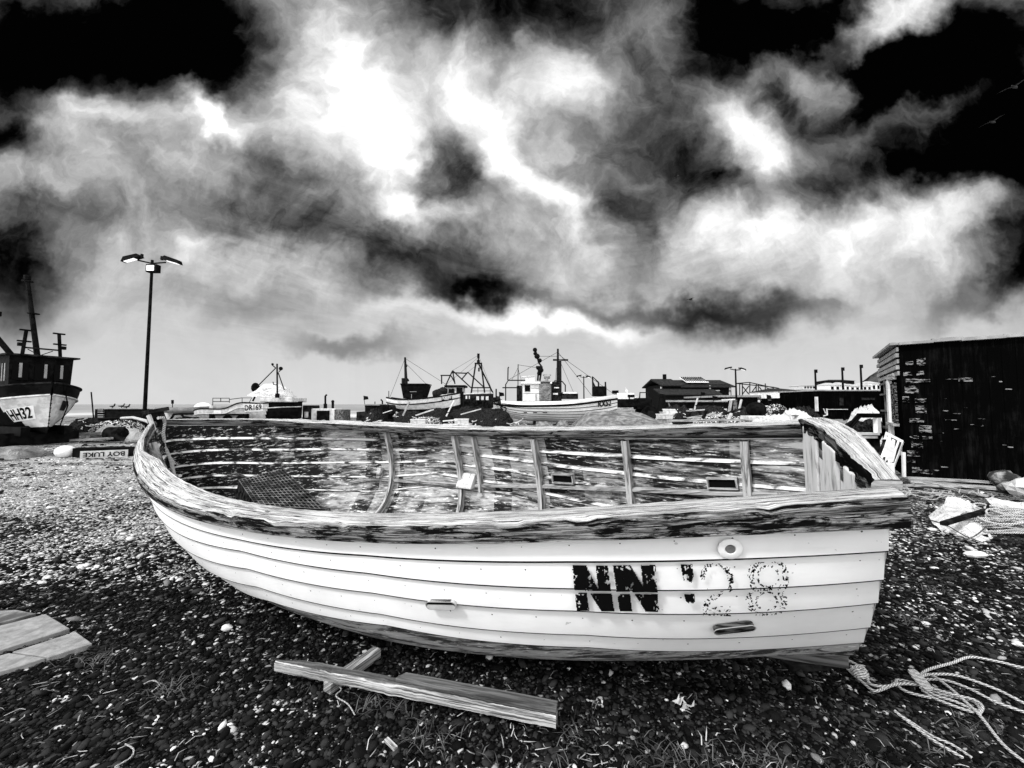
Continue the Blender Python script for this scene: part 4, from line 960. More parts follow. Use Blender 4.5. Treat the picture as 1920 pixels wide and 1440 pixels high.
# ------------------------------------------------------------------ lamp posts and poles
def lamp_post(px, Y, ytop, label, group=None, r0=.085, arm=1.0, detail=True):
    b = at(px, 758, Y); t = thing('lamp_post', label, 'lamp post', (b.x, Y, 0), 0, group); zt = at(px, ytop, Y).z
    mb = MB(); mb.tube([(b.x, Y, 0), (b.x, Y, zt)], [r0 * 1.15, r0 * .8], 10); mb.tube([(b.x, Y, 0), (b.x, Y, .5)], r0 * 1.9, 10); mb.build('pole', 'black', t, True)
    mb = MB(); mb.tube([(b.x - .75 * arm, Y, zt + .17 * arm), (b.x, Y, zt), (b.x + .7 * arm, Y, zt + .06)], r0 * .5, 8); mb.tube([(b.x, Y, zt - .1), (b.x, Y, zt + .2)], r0 * .8, 8); mb.build('bracket', 'black', t, True)
    for sx, dz in ((-1, .24), (1, .12)):
        x_ = b.x + sx * (1.05 if sx < 0 else 1.0) * arm; Rm = Matrix.Rotation(sx * .28, 3, 'Y'); mb = MB()
        c = Vector((x_, Y, zt + dz * arm)); L = .50 * arm
        mb.prism([c + Rm @ Vector(v) for v in ((-L, -.16, -.04), (L, -.16, -.04), (L * .75, -.16, .16), (-L * .65, -.16, .20))][::-1], Rm @ Vector((0, .34, 0))); mb.box(c + Vector((-sx * .5 * arm, 0, .18)), (.1, .1, .22))
        h = mb.build('lamp_head', 'black', t)
        mb = MB(); mb.box(c + Rm @ Vector((sx * .12, 0, -.05)), (L * 1.1, .22, .05), Rm); mb.build('lens', 'lens', h)
    if detail:
        mb = MB(); mb.box((b.x + .18, Y - .1, zt - .35), (.62, .3, .46)); bx = mb.build('floodlight', 'black', t, bevel=.02)
        mb = MB(); mb.box((b.x + .16, Y - .27, zt - .36), (.40, .03, .30)); mb.build('lens', 'lens', bx)
    return t
lamp_post(272, 22, 494, 'tall black lamp post with two lamp heads and a floodlight, rising beside the dinghy bow', arm=1.12)
lamp_post(1095, 60, 708, 'distant twin lamp post above the bow of the RX52 boat', 'far lamp posts', .10, .75, False)
lamp_post(1381, 60, 694, 'distant twin lamp post right of the long dark hall', 'far lamp posts', .14, 1.1, False)
for px, yt, lb in ((1531, 693, 'plain dark pole just left of the black container'), (1582, 689, 'plain dark pole in front of the dark rooftop on the hill'), (1617, 684, 'plain dark pole nearest the cliff and the tarred shed')):
    b = at(px, 758, 34); mb = MB(); mb.tube([(b.x, 34, 0), (b.x, 34, at(px, yt, 34).z)], [.10, .07], 8); z = at(px, yt + 3, 34).z; mb.box((b.x + .06, 34, z), (.22, .12, .3)); tag(mb.build('pole', 'black'), lb, 'pole', 'dark poles by the shed')
# ------------------------------------------------------------------ tractors and vehicles
def wheel(c, R, w, root, mats=('black', 'metal')):
    c = Vector(c); mb = MB(); mb.tube([c - Vector((0, w / 2, 0)), c + Vector((0, w / 2, 0))], R, 18)
    o = mb.build('wheel', mats[0], root); mb = MB(); mb.tube([c - Vector((0, w / 2 + .02, 0)), c + Vector((0, w / 2 + .02, 0))], R * .5, 12); mb.build('hub', mats[1], o)
def dozer_pale():
    Y = 24; t = thing('bulldozer', 'pale bodied winch tractor with upright exhaust, beside the black bow of DR169', 'tractor', (at(605, 758, Y).x, Y, 0))
    part_box('bonnet', 'lgrey', t, 583, 766, 628, 791, Y - .5, 1.1, .05); part_box('side_panel', 'black', t, 594, 770, 617, 789, Y - .54, .05); part_box('grille', 'rust', t, 626, 768, 643, 791, Y - .5, 1.1, .04)
    b = part_box('seat_box', 'dark', t, 567, 760, 584, 790, Y - .5, 1.0, .05); part_box('control_box', 'lgrey', b, 571, 772, 577, 783, Y - .56, .08)
    mb = MB(); mb.tube([at(610, 766, Y), at(610, 757, Y)], .11, 8); mb.tube([at(610, 757, Y), at(610, 743, Y), at(612.5, 740, Y)], .06, 8); mb.build('exhaust', 'black', t)
    mb = MB(); mb.tube([at(624, 766, Y), at(624, 755, Y)], .08, 8); mb.ball(at(624, 753, Y), .1, 6); mb.build('air_intake', 'black', t)
    for dy in (-.65, .65):
        mb = MB(); a, b2 = at(570, 792, Y), at(640, 792, Y); P = [(a.x, 0, .45), (b2.x, 0, .45), (b2.x + .25, 0, .3), (b2.x, 0, .05), (a.x, 0, .05), (a.x - .25, 0, .3)]; mb.prism([(x_, Y + dy - .15, z_) for x_, _, z_ in P][::-1], (0, .3, 0)); mb.build('track', 'black', t)
dozer_pale()
def dozer_dark():
    Y = 25; t = thing('bulldozer', 'dark beach bulldozer with a curled exhaust, below the stern of the dark boat', 'tractor', (at(705, 758, Y).x, Y, 0))
    part_box('body', 'black', t, 684, 759, 728, 792, Y - .6, 1.2, .05); part_box('blade', 'dark', t, 668, 772, 690, 790, Y - .9, 1.8, .04); part_box('engine_cowl', 'dark', t, 716, 759, 734, 778, Y - .55, 1.1, .15)
    mb = MB(); pbox(mb, 683, 757.5, 712, 760, Y - .65, 1.3); mb.build('canopy', 'grey', t); mb = MB(); pbox(mb, 700, 768, 714, 770, Y - .65, .04); mb.build('trim', 'lgrey', t)
    mb = MB(); mb.tube([at(717, 760, Y), at(717, 752, Y), at(714, 749, Y)], .05, 8); mb.tube([at(703, 758, Y), at(703, 753, Y)], .03, 6); mb.build('exhaust', 'metal', t)
    for dy in (-.7, .7):
        mb = MB(); a, b2 = at(684, 792, Y), at(742, 792, Y); mb.prism([(x_, Y + dy - .15, z_) for x_, z_ in ((a.x, .5), (b2.x, .5), (b2.x + .25, .3), (b2.x, .05), (a.x, .05), (a.x - .25, .3))][::-1], (0, .3, 0)); mb.build('track', 'black', t)
dozer_dark()
def tractor():
    Y = 29; t = thing('tractor', 'dark tractor with an open roll cage, beside the bow of RX52', 'tractor', (at(1195, 758, Y).x, Y, 0))
    part_box('bonnet', 'black', t, 1160, 748, 1202, 764, Y - .4, .8, .08); part_box('rear_body', 'black', t, 1196, 746, 1224, 768, Y - .6, 1.2, .1)
    wires('roll_cage', 'metal', t, [[(1199, 750), (1200, 736), (1214, 736), (1215, 750)], [(1199, 750, 30), (1200, 736, 30), (1214, 736, 30), (1215, 750, 30)], [(1200, 736), (1200, 736, 30)], [(1214, 736), (1214, 736, 30)]], Y - .5, .05)
    for x_, R in ((1167, .45), (1212, .65)):
        for dy in (-.75, .75): b = at(x_, 758, Y); wheel((b.x, Y + dy, R), R, .3, t)
    mb = MB(); mb.tube([at(1180, 748, Y), at(1180, 740, Y)], .05); mb.build('exhaust', 'black', t)
tractor()
Y = 42; r = thing('fishing_boat', 'small white cabin boat behind the dark tractor', 'boat', (at(1177, 758, Y).x, Y, 0))
o, sf_, ln = px_boat(Y, [(1156, 745, 762, .6), (1170, 747, 766, 1.0), (1185, 746, 764, .8), (1196, 743, 756, .05)], 2, r, ['white', 'grey'], lambda s, g: 0, ng=10, ns=20)
part_box('cabin', 'white', r, 1158, 737, 1190, 747, Y - .6, 1.2, .05); part_box('window', 'glass', r, 1177, 740, 1190, 745, Y - .63, .05); mb = MB(); mb.tube([at(1176, 737, Y), at(1173, 727, Y)], .04); mb.ball(at(1175, 733, Y), .15, 6); mb.build('aerial', 'white', r); part_box('roof', 'black', r, 1150, 732, 1160, 738, Y - .3, .6)
# ------------------------------------------------------------------ buildings
def hall():
    Y = 78; t = thing('hall', 'long dark boarded hall with a slate roof and a pale ribbed skylight', 'building', (at(1300, 758, Y).x, Y, 0))
    a, b = at(1243, 758, Y), at(1372, 758, Y); zt = at(0, 721, Y).z
    mb = MB(); mb.box(((a.x + b.x) / 2, Y + 5, zt / 2), (b.x - a.x, 10, zt)); mb.build('wall', 'black', t)
    def roof(x0, x1, yr, ye, nm):
        p, q = at(x0, yr, Y), at(x1, yr, Y); e = at(0, ye, Y).z; mb = MB(); zr = p.z * (83 / 78) - HC * 5 / 78
        d = .8
        mb.prism([(p.x, Y - d, e), (p.x, Y + 5, zr), (p.x, Y + 10 + d, e), (p.x, Y + 10 + d, e - .25), (p.x, Y + 5, zr - .3), (p.x, Y - d, e - .25)][::-1], (q.x - p.x, 0, 0)); return mb.build('roof', 'roof', t, label=nm)
    roof(1237, 1277, 710.5, 722, 'higher roof at the left end'); r2 = roof(1274, 1375, 712.5, 724.5, None)
    mb = MB(); p, q = at(1291, 711, Y), at(1333, 711, Y); e0, e1 = at(0, 717.5, Y - .8).z, at(0, 711, Y).z
    sk = MB(); sk.prism([(p.x, Y + .9, e0 + .12), (q.x, Y + .9, e0 + .12), (q.x, Y + 4.2, e1 + .55), (p.x, Y + 4.2, e1 + .55)], (0, 0, .12)); sk = sk.build('skylight', 'white_clean', r2)
    for i in range(10): x_ = p.x + (q.x - p.x) * (i + .5) / 10; mb.bar((x_, Y + 1.1, e0 + .32), (x_, Y + 4.0, e1 + .72), .22, .1)
    mb.build('glazing_ribs', 'dark', sk)
    mb = MB(); p, q = at(1239, 731, Y - 4), at(1355, 731, Y - 4); zl0, zl1 = at(0, 741, Y - 4).z, at(0, 730, Y - 1).z
    mb.prism([(p.x, Y - 4, zl0), (q.x, Y - 4, zl0), (q.x, Y - .1, zl1), (p.x, Y - .1, zl1)], (0, 0, .2)); mb.build('lean_to_roof', 'roof', t)
    mb = MB(); mb.box(((p.x + q.x) / 2, Y - 1.9, zl0 / 2), (q.x - p.x - .6, 3.6, zl0 - .1)); mb.build('lean_to_wall', 'black', t)
    mb = MB()
    for x_ in (1252, 1256, 1262, 1272, 1295, 1320, 1345): c = at(x_, 730.5, Y); mb.box((c.x, Y - .05, c.z - .2), (.9, .1, .22))
    mb.build('window', 'lgrey', t); mb = MB(); pbox(mb, 1367, 726, 1371, 732, Y - .1, .1); pbox(mb, 1367, 734, 1370, 745, Y - .1, .1); pbox(mb, 1239, 725, 1242, 731, Y + .3, .3); mb.build('door', 'lgrey', t)
    mb = MB(); mb.box(at(1331, 727, Y - .3), (.3, .2, .9)); mb.build('downpipe', 'lgrey', t); mb = MB(); mb.box(at(1246, 707, Y + 5), (.6, .6, 1.2)); mb.build('chimney', 'black', t)
hall()
def frame_tower():  # bare truss framework standing on the flat roof
    Y = 90; t = thing('timber_frame', 'open timber roof frame on a long flat roof, right of the hall', 'framework', (at(1425, 758, Y).x, Y, at(0, 741, Y).z))
    top = [(1380, 719), (1405, 717), (1432, 723), (1450, 727)]
    for dy in (0, 4):
        wires('truss', 'dark', t, [[(x_, y_, Y + dy) for x_, y_ in top]] + [[(x_, y0, Y + dy), (x_, 741, Y + dy)] for x_, y0 in ((1387, 719), (1392, 718), (1406, 717), (1418, 719), (1422, 721), (1435, 719), (1450, 727))] +
          [[(1392, 739, Y + dy), (1404, 724, Y + dy)], [(1392, 724, Y + dy), (1404, 739, Y + dy)], [(1407, 739, Y + dy), (1418, 724, Y + dy)], [(1424, 726, Y + dy), (1434, 740, Y + dy)], [(1437, 727, Y + dy), (1463, 738, Y + dy)], [(1380, 719, Y + dy), (1450, 726, Y + dy), (1460, 728, Y + dy), (1466, 732, Y + dy)]], Y + dy, .12)
frame_tower()
t = thing('flat_roofed_building', 'long low black flat roofed building under the timber frame', 'building', (at(1420, 758, 62).x, 62, 0))
part_box('wall', 'black', t, 1358, 744.5, 1478, 775, 62, 14); part_box('roof', 'grey', t, 1352, 741, 1482, 744.5, 61, 16)
mb = MB(); [pbox(mb, x_, 749, x_ + w_, 751, 61.8, .1) for x_, w_ in ((1440, 6), (1425, 3), (1465, 8))]; mb.build('window', 'grey', t)
def villa(name, px0, px1, yr, ye, yb, Y, label, mat='white', rm='roof', wins=3, cat='house', group=None):
    a, b = at(px0, 758, Y), at(px1, 758, Y); w = b.x - a.x; zt = at(0, ye, Y).z; zr = at(0, yr, Y).z; z0 = min(at(0, yb, Y).z, zt - .5); t = thing(name, label, cat, ((a.x + b.x) / 2, Y, z0), 0, group)
    mb = MB(); mb.box(((a.x + b.x) / 2, Y + 4, (zt + z0) / 2), (w, 8, zt - z0)); mb.build('wall', mat, t)
    o = w * .05; mb = MB(); V = [(a.x - o, Y - .5, zt), (b.x + o, Y - .5, zt), (b.x + o, Y + 8.5, zt), (a.x - o, Y + 8.5, zt), (a.x + w * .25, Y + 4, zr), (b.x - w * .25, Y + 4, zr)]
    mb.add(V, [(0, 1, 5, 4), (1, 2, 5), (2, 3, 4, 5), (3, 0, 4), (3, 2, 1, 0)]); mb.build('roof', rm, t)
    for i in range(wins):
        x_ = a.x + w * (i + .5) / wins; mb = MB(); mb.box((x_, Y - .03, z0 + (zt - z0) * .5), (w * .5 / wins, .1, (zt - z0) * .5)); mb.build('window', 'glass', t)
    return t
villa('pavilion', 1470, 1506, 726, 733, 746, 56, 'low white pavilion with a wide dark hipped roof', 'white', 'roof', 3, 'building')
villa('white_shed', 1502, 1534, 729, 737, 752, 66, 'white gabled shed between the pavilion and the plain pole', 'white', 'roof_pale', 1, 'building')
villa('house', 1508, 1530, 721, 723, 730, 150, 'far pale flat block above the white gabled shed', 'lgrey', 'roof_pale', 4)
for px0, px1, yr, ye, yb, lb, rm in ((1557, 1577, 717, 722, 733, 'white hillside house left of the second dark pole', 'roof_pale'), (1578, 1595, 716, 722, 733, 'white hillside house right of the second dark pole', 'roof_pale'), (1595, 1614, 719, 724, 733, 'white hillside house with a dark picture window', 'roof_pale'),
        (1619, 1636, 718, 723, 733, 'small white house below the cliff, left one', 'roof_pale'), (1636, 1653, 714, 719, 733, 'small white house below the cliff, next to the shed', 'roof_pale')):
    villa('house', px0, px1, yr, ye, yb, 170, lb, 'white', rm, 2, 'house', 'houses on the hillside')
villa('house', 1556, 1604, 711, 714, 722, 200, 'dark roofed terrace on the skyline of the hill', 'dark', 'roof', 3)
mb = MB(); n = 40; xs = np.linspace(1535, 2300, n); P = []
for i, x_ in enumerate(xs):
    hh = float(np.interp(x_, [1535, 1550, 1560, 1600, 1611, 1622, 1650, 1700, 1900, 2300], [757, 745, 732, 726, 718, 702, 686, 668, 640, 700])); row = []
    for f in np.linspace(0, 1, 14):
        y_ = 258 + 90 * f; z = at(x_, hh, 260).z * (min(1, f * 3.5) ** .7) * (1 - max(0, f - .5) * .5)
        row.append((at(x_, 758, y_).x + rnd.uniform(-1, 1), y_, z - 1 + rnd.uniform(-.8, .8)))
    P.append(row)
mb.grid(P[::-1]); struct(mb.build('hill', 'cliff', None, False))
# black container
t = thing('shipping_container', 'long black flat topped container behind the white wrapped bundle', 'container', (at(1595, 758, 17.5).x, 17.5, 0))
part_box('body', 'tar', t, 1536, 733, 1700, 786, 17.5, 2.6); part_box('roof_edge', 'grey', t, 1535, 730.5, 1702, 733, 17.45, 2.7); part_box('door_post', 'lgrey', t, 1532, 744, 1535, 771, 17.4, .15)
mb = MB(); pbox(mb, 1575, 746, 1582, 760, 17.46, .05); pbox(mb, 1617, 746, 1640, 750, 17.46, .05); mb.build('door_panel', 'dark', t); mb = MB(); pbox(mb, 1552, 767, 1590, 768, 17.44, .05); mb.tube([at(1544, 766, 17.4), at(1548, 775, 17.4)], .02); mb.tube([at(1550, 766, 17.4), at(1551, 778, 17.4), at(1544, 780, 17.4)], .03); mb.build('lock_bar', 'lgrey', t)
# ------------------------------------------------------------------ tarred shed at the right
def shed():
    c = Vector((7.72, 7.62, 0)); lf = Vector((1.8, 2.3, 0)); fr = Vector((2.3, -1.8, 0)).normalized(); lfn = lf.normalized(); Hs = 2.62; Lf = lf.length; Lr = 9.0; z3 = Vector((0, 0, 1))
    t = thing('tarred_shed', 'big black tarred shed with patches of bare stone and a pale door frame', 'shed', c)
    mb = MB(); A = [c, c + fr * Lr, c + fr * Lr + lf, c + lf]; mb.prism([p for p in A][::-1], (0, 0, Hs)); w = mb.build('wall', 'tar', t)
    fn = Vector((-fr.y, fr.x, 0)); fn = fn if fn.y < 0 else -fn       # front normal (towards camera)
    ln = Vector((-lfn.y, lfn.x, 0)); ln = ln if ln.x < 0 else -ln     # left face normal
    def fb(mb, u0, u1, z0, z1, th, out=0.0): mb.box(c + fr * (u0 + u1) / 2 + fn * (out + th / 2) + z3 * (z0 + z1) / 2, (abs(u1 - u0), th, z1 - z0), Matrix((fr, -fn, z3)).transposed())
    def lb(mb, u0, u1, z0, z1, th, out=0.0): mb.box(c + lfn * (u0 + u1) / 2 + ln * (out + th / 2) + z3 * (z0 + z1) / 2, (abs(u1 - u0), th, z1 - z0), Matrix((lfn, -ln, z3)).transposed())
    # exposed quoin stones, denser near the corner
    mb = MB(); z = .10
    while z < 2.2:
        h = rnd.uniform(.07, .16)
        for u in range(6):
            u0 = .08 + u * .15 + rnd.uniform(-.05, .05)
            if rnd.random() < (.9 if u == 0 else (.6 if u == 1 else .05)):
                fb(mb, u0 - .02, u0 + rnd.uniform(.07, .17), z, z + h * rnd.uniform(.5, 1.0), .012 + rnd.uniform(0, .02))
        z += h + .05
    for i in range(46): u0 = rnd.uniform(.3, 3.4); z0 = rnd.uniform(.15, 2.1); fb(mb, u0, u0 + rnd.uniform(.02, .16), z0, z0 + rnd.uniform(.008, .022), .010 + rnd.uniform(0, .008))
    mb.build('bare_stones', 'stone', w, bevel=.012)
    mb = MB(); q_ = [(i * .45 + rnd.uniform(-.1, .1)) * (i > 0) for i in range(21)]; [fb(mb, q_[i], q_[i + 1] + .02, Hs - .015 + rnd.uniform(-.012, .012), Hs + .045 + rnd.uniform(-.015, .02), .10 + rnd.uniform(0, .03)) for i in range(20)]; lb(mb, .0, Lf, Hs, Hs + .05, .12); mb.build('roof_edge', 'grey', t)
    mb = MB(); [lb(mb, .02, Lf, Hs - .13 - .12 * i, Hs - .05 - .12 * i, .03 + .02 * (i % 2)) for i in range(5)]; mb.build('fascia', 'grey', t)
    mb = MB(); lb(mb, 1.05, 1.30, .45, 1.95, .07); mb.build('door_post', 'white', t); mb = MB(); lb(mb, .42, 1.3, 1.95, 2.08, .06); mb.build('lintel', 'plank', t)
    mb = MB(); lb(mb, .45, 1.0, 1.05, 1.88, .035); mb.build('door_panel', 'stone', t); mb = MB(); lb(mb, .35, 1.3, .98, 1.03, .10); lb(mb, .2, 1.0, .40, .58, .05); mb.build('door_rail', 'plank', t)
    mb = MB()
    for z_ in (.5, .85, 1.25, 1.65, 1.9): lb(mb, 1.35, 2.6, z_, z_ + .04, .05)
    for u_ in (1.45, 1.9): lb(mb, u_, u_ + .05, .3, 2.0, .04)
    mb.build('slatted_door', 'plank_dark', t)
shed()
mb = MB(); T4 = [at(1640, 869, 6.4), at(1677, 872, 6.2), at(1694, 826, 6.9), at(1661, 809, 7.1)]
nrm = (T4[1] - T4[0]).cross(T4[3] - T4[0]).normalized(); nrm = nrm if nrm.y < 0 else -nrm
t = thing('panelled_door', 'white panelled door leaning against the tarred shed', 'door', (T4[0] + T4[1]) / 2)
mb.prism(T4 if (T4[1] - T4[0]).cross(T4[3] - T4[0]).dot(nrm) < 0 else T4[::-1], nrm * -.04); mb.build('door_leaf', 'lgrey', t)
L4 = lambda u, v: (T4[0] * (1 - u) + T4[1] * u) * (1 - v) + (T4[3] * (1 - u) + T4[2] * u) * v + nrm * .004
mb = MB()
for u0 in (.10, .36, .64, .86): mb.bar(L4(u0, .06), L4(u0, .86), .045, .012, 0, nrm)
mb.bar(L4(.36, .86), L4(.64, .86), .045, .012, 0, nrm); mb.build('panel_groove', 'dark', t)
mb = MB()
for u0 in (.23, .75): mb.bar(L4(u0, .06), L4(u0, .9), .05, .02, 0, nrm)
mb.build('moulding', 'white', t)
p = at(1658, 870, 5.9); q = at(1686, 908, 5.9); mb = MB(); mb.box(((p.x + q.x) / 2, 5.95, (p.z + q.z) / 2), (q.x - p.x, .03, p.z - q.z), .2); tag(mb.build('board', 'white', bevel=.003), 'plain white board below the leaning panelled door', 'board')
a = at(1695, 894, 6.6); b = at(1694, 848, 6.6); mb = MB(); mb.bar(a, b, .045, .03); tag(mb.build('stake', 'white'), 'thin pale stake standing by the corner of the tarred shed', 'stake')
# raked cabin front full of nets
t = thing('boat_cabin', 'cut off boat cabin with a raked black window frame, in front of the container', 'cabin', at(1620, 815, 9.5)); Yc = 9.2
wires('window_frame', 'black', t, [[(1584, 806), (1609, 777.5)], [(1608, 777.5), (1690, 778)], [(1590, 806), (1612, 781)], [(1612, 781), (1655, 781)]], Yc, .035)
part_box('sill', 'white', t, 1592, 812, 1650, 816, Yc - .1, .7); part_box('sill', 'lgrey', t, 1602, 818, 1646, 822, Yc - .12, .7); part_box('base', 'dark', t, 1596, 822, 1652, 862, Yc, 1.3)
part_box('post', 'white', t, 1645, 781, 1653, 812, Yc - .02, .12)
mb = MB(); [mb.ball(at(rnd.uniform(1600, 1640), rnd.uniform(798, 812), Yc + rnd.uniform(.3, .9)), rnd.uniform(.12, .28), 7, 0, .2) for i in range(16)]; tag(mb.build('net_pile', 'net'), 'tangle of dark netting heaped inside the cut off boat cabin', 'nets')
# ------------------------------------------------------------------ covered mounds, heaps and small gear
def tarp_mound(name, px0, px1, ytop, Y, dep, label, mat='tarp', peak=.45, cat='tarpaulin'):
    a, b = at(px0, 758, Y), at(px1, 758, Y); H = at(0, ytop, Y).z; mb = MB(); n, m = 34, 18; P = []
    for i in range(n + 1):
        u = i / n; row = []
        for j in range(m + 1):
            v = j / m; e = min(u / peak, (1 - u) / (1 - peak)); h = H * (1 - (1 - min(1, e * 1.25)) ** 2.2) * max(0, math.sin(math.pi * v)) ** .55
            x_ = a.x + (b.x - a.x) * u; y_ = Y - dep / 2 + dep * v; f = float(vnoise(np.array([x_ * 1.0]), np.array([y_ + u * 2]), 1.6, 3)[0]) - .5
            row.append((x_ + f * .12, y_ + f * .2, max(.0, h * (1 + (1.1 if mat == 'canvas' else .28) * f + (rnd.uniform(-.07, .07) if mat == 'canvas' else 0)))))
        P.append(row)
    mb.grid(P[::-1]); return tag(mb.build(name, mat, None, True), label, cat)
tarp_mound('tarpaulin_mound', 1073, 1254, 770, 22.5, 4.0, 'big grey tarpaulin stretched over a mound in front of the RX52 boat', peak=.30)
tarp_mound('tarpaulin_mound', 1000, 1040, 790, 23.0, 1.2, 'small grey tarpaulin bundle under the keel of RX52', peak=.4); tarp_mound('tarpaulin_mound', 1040, 1068, 788, 23.2, 1.0, 'small grey tarpaulin bundle next to the big one', peak=.6)
def net_heap(px0, px1, ytop, Y, label, mat='net', group='heaps of nets', name='net_heap'):
    a, b = at(px0, 758, Y), at(px1, 758, Y); H = max(at(0, ytop, Y).z, .12); w = (b.x - a.x) / 2; cx = (a.x + b.x) / 2; t = thing(name, label, 'net heap', (cx, Y, 0), 0, group)
    mb = MB(); P = []; n = 22
    for i in range(13):
        f = i / 12; row = []
        for j in range(n):
            an = 2 * math.pi * j / n; rr = math.cos(f * math.pi / 2) ** .6 * (1 + .3 * (vnoise(np.array([math.cos(an) * 2 + cx]), np.array([math.sin(an) * 2 + f * 2 + Y]), 1.2, 3)[0] - .5))
            row.append((cx + w * rr * math.cos(an), Y + min(w, 1.2) * rr * math.sin(an), H * math.sin(f * math.pi / 2) * (1 + rnd.uniform(-.13, .13))))
        P.append(row)
    mb.grid(P[::-1], 0, True); mb.build('netting', mat, t)
    mb = MB()
    for i in range(16):
        x_ = cx + rnd.uniform(-.9, .9) * w; z = H * (1 - abs(x_ - cx) / w) ** .7 * rnd.uniform(.3, 1.0); p = Vector((x_, Y - min(w, 1.2) * rnd.uniform(.2, .8), z + .03)); pts = [p]
        for q in range(5): p = p + Vector((rnd.uniform(-.25, .25), rnd.uniform(-.08, .05), rnd.uniform(-.12, .09))); pts.append(p)
        mb.tube(pts, rnd.uniform(.012, .03), 5)
    mb.build('rope_ends', 'lgrey', t, True)
    return t
for i, (a, b, yt, Y, mt, lb) in enumerate([(735, 800, 772, 25, 'net', 'dark heap of nets left of the tall pale sheet, below the dark boat'), (790, 850, 768, 26, 'net', 'dark heap of nets below the white number band of the dark boat'), (838, 935, 764, 27, 'net', 'wide dark heap of nets under the trawler'),
        (770, 830, 783, 23, 'net_pale', 'pale low heap of nets nearest the dinghy rail, left of RX52'), (880, 920, 778, 23.5, 'net', 'small dark heap of nets just left of the RX52 stern'),
        (1238, 1300, 762, 24, 'net', 'dark heap of nets at the right end of the big tarpaulin'), (1290, 1370, 764, 23, 'net', 'dark heap of nets in front of the hall lean-to'), (1300, 1375, 778, 20.5, 'net_pale', 'pale heap of nets in front of the hall, low'),
        (1360, 1440, 766, 24, 'net', 'dark heap of nets under the timber frame'), (1430, 1482, 760, 20, 'net_pale', 'pale tangle of nets on the ground below the white pavilion'), (1480, 1535, 766, 18, 'net', 'dark heap of nets left of the container'),
        (185, 262, 790, 18, 'net_pale', 'pale heap of nets and sheets left of the dinghy bow'), (140, 195, 786, 19, 'net', 'dark heap of nets beside the HH32 boat')]):
    net_heap(a, b, yt, Y, lb, mt)
for i in range(14):
    Yk = rnd.uniform(18, 27); pk = rnd.choice((rnd.uniform(1240, 1520), rnd.uniform(1240, 1520), rnd.uniform(640, 930))); w_ = rnd.uniform(14, 38)
    net_heap(pk - w_, pk + w_, rnd.uniform(768, 782), Yk, 'low mixed heap of nets and rope in the clutter behind the dinghy', 'net_pale' if i % 3 == 0 else 'net', 'mixed heaps in the clutter', 'gear_heap')
for i, (pk, y0, Yk) in enumerate(((1228, 738, 26), (1310, 735, 30), (1447, 740, 28), (1474, 742, 24), (1340, 742, 24), (690, 742, 27), (944, 735, 25), (1500, 745, 22))):
    b = at(pk, 758, Yk); z = at(pk, y0, Yk).z; t = thing('marker_pole', 'thin fishing marker pole with a small flag in the clutter', 'marker pole', (b.x, Yk, 0), 0, 'marker poles in the clutter'); l_ = rnd.uniform(-.4, .4)
    mb = MB(); mb.tube([(b.x, Yk, 0), (b.x + l_, Yk, z)], .02, 5); mb.build('pole', 'black', t)
    mb = MB(); mb.prism([(b.x + l_, Yk, z), (b.x + l_, Yk, z - .3), (b.x + l_ + .35, Yk, z - .25), (b.x + l_ + .3, Yk, z - .05)], (0, .01, 0)); mb.build('flag', 'black', t)
# fish boxes: one box with its parts, copied through the clutter
def fish_box():
    r = thing('fish_box', 'stackable plastic fish box in the clutter of gear behind the dinghy', 'fish box', (0, 0, 0), 0, 'fish boxes in the clutter')
    mb = MB(); L, W_, H = .8, .45, .28; th = .02
    mb.box((0, 0, th / 2), (L, W_, th)); mb.box((0, -W_ / 2 + th / 2, H / 2 + .01), (L, th, H - .02)); mb.box((0, W_ / 2 - th / 2, H / 2 + .01), (L, th, H - .02)); mb.box((-L / 2 + th / 2, 0, H / 2 + .01), (th, W_ - .05, H - .02)); mb.box((L / 2 - th / 2, 0, H / 2 + .01), (th, W_ - .05, H - .02)); mb.build('tub', 'lgrey', r)
    mb = MB()
    for sx, sy, lx, ly in ((0, -1, L + .05, .04), (0, 1, L + .05, .04), (-1, 0, .04, W_ - .1), (1, 0, .04, W_ - .1)): mb.box((sx * L / 2, sy * W_ / 2, H), (lx, ly, .05))
    mb.build('rim', 'white', r); return r
fb0 = fish_box(); first = True
for px, Y, n in ((648, 24, 1), (660, 25, 2), (752, 23, 1), (765, 22.5, 1), (788, 22, 2), (808, 23, 1), (845, 22, 1), (868, 22.5, 2), (905, 22, 1), (922, 24, 3), (930, 24.5, 3), (1246, 23, 3), (1258, 23.5, 4), (1270, 24, 4), (1282, 24, 3), (1300, 24.5, 4), (1316, 24, 4), (1330, 24, 3), (1345, 24.5, 4), (1360, 25, 3), (1336, 20, 2), (1350, 20, 2), (1395, 23, 2), (1412, 22, 1), (1450, 18, 1), (1470, 17, 1), (1492, 17, 2), (1505, 16.5, 1), (1520, 17, 2), (205, 17.5, 1), (238, 17, 1), (1560, 15, 1), (1575, 15.5, 1)):
    for k in range(n):
        o = fb0 if first else copy_tree(fb0); first = False
        b = at(px, 758, Y); o.location = (b.x + rnd.uniform(-.1, .1), Y + rnd.uniform(-.2, .2), .28 * k + (.0 if px > 700 else 0)); o.rotation_euler = (0, 0, rnd.uniform(-.5, .5))
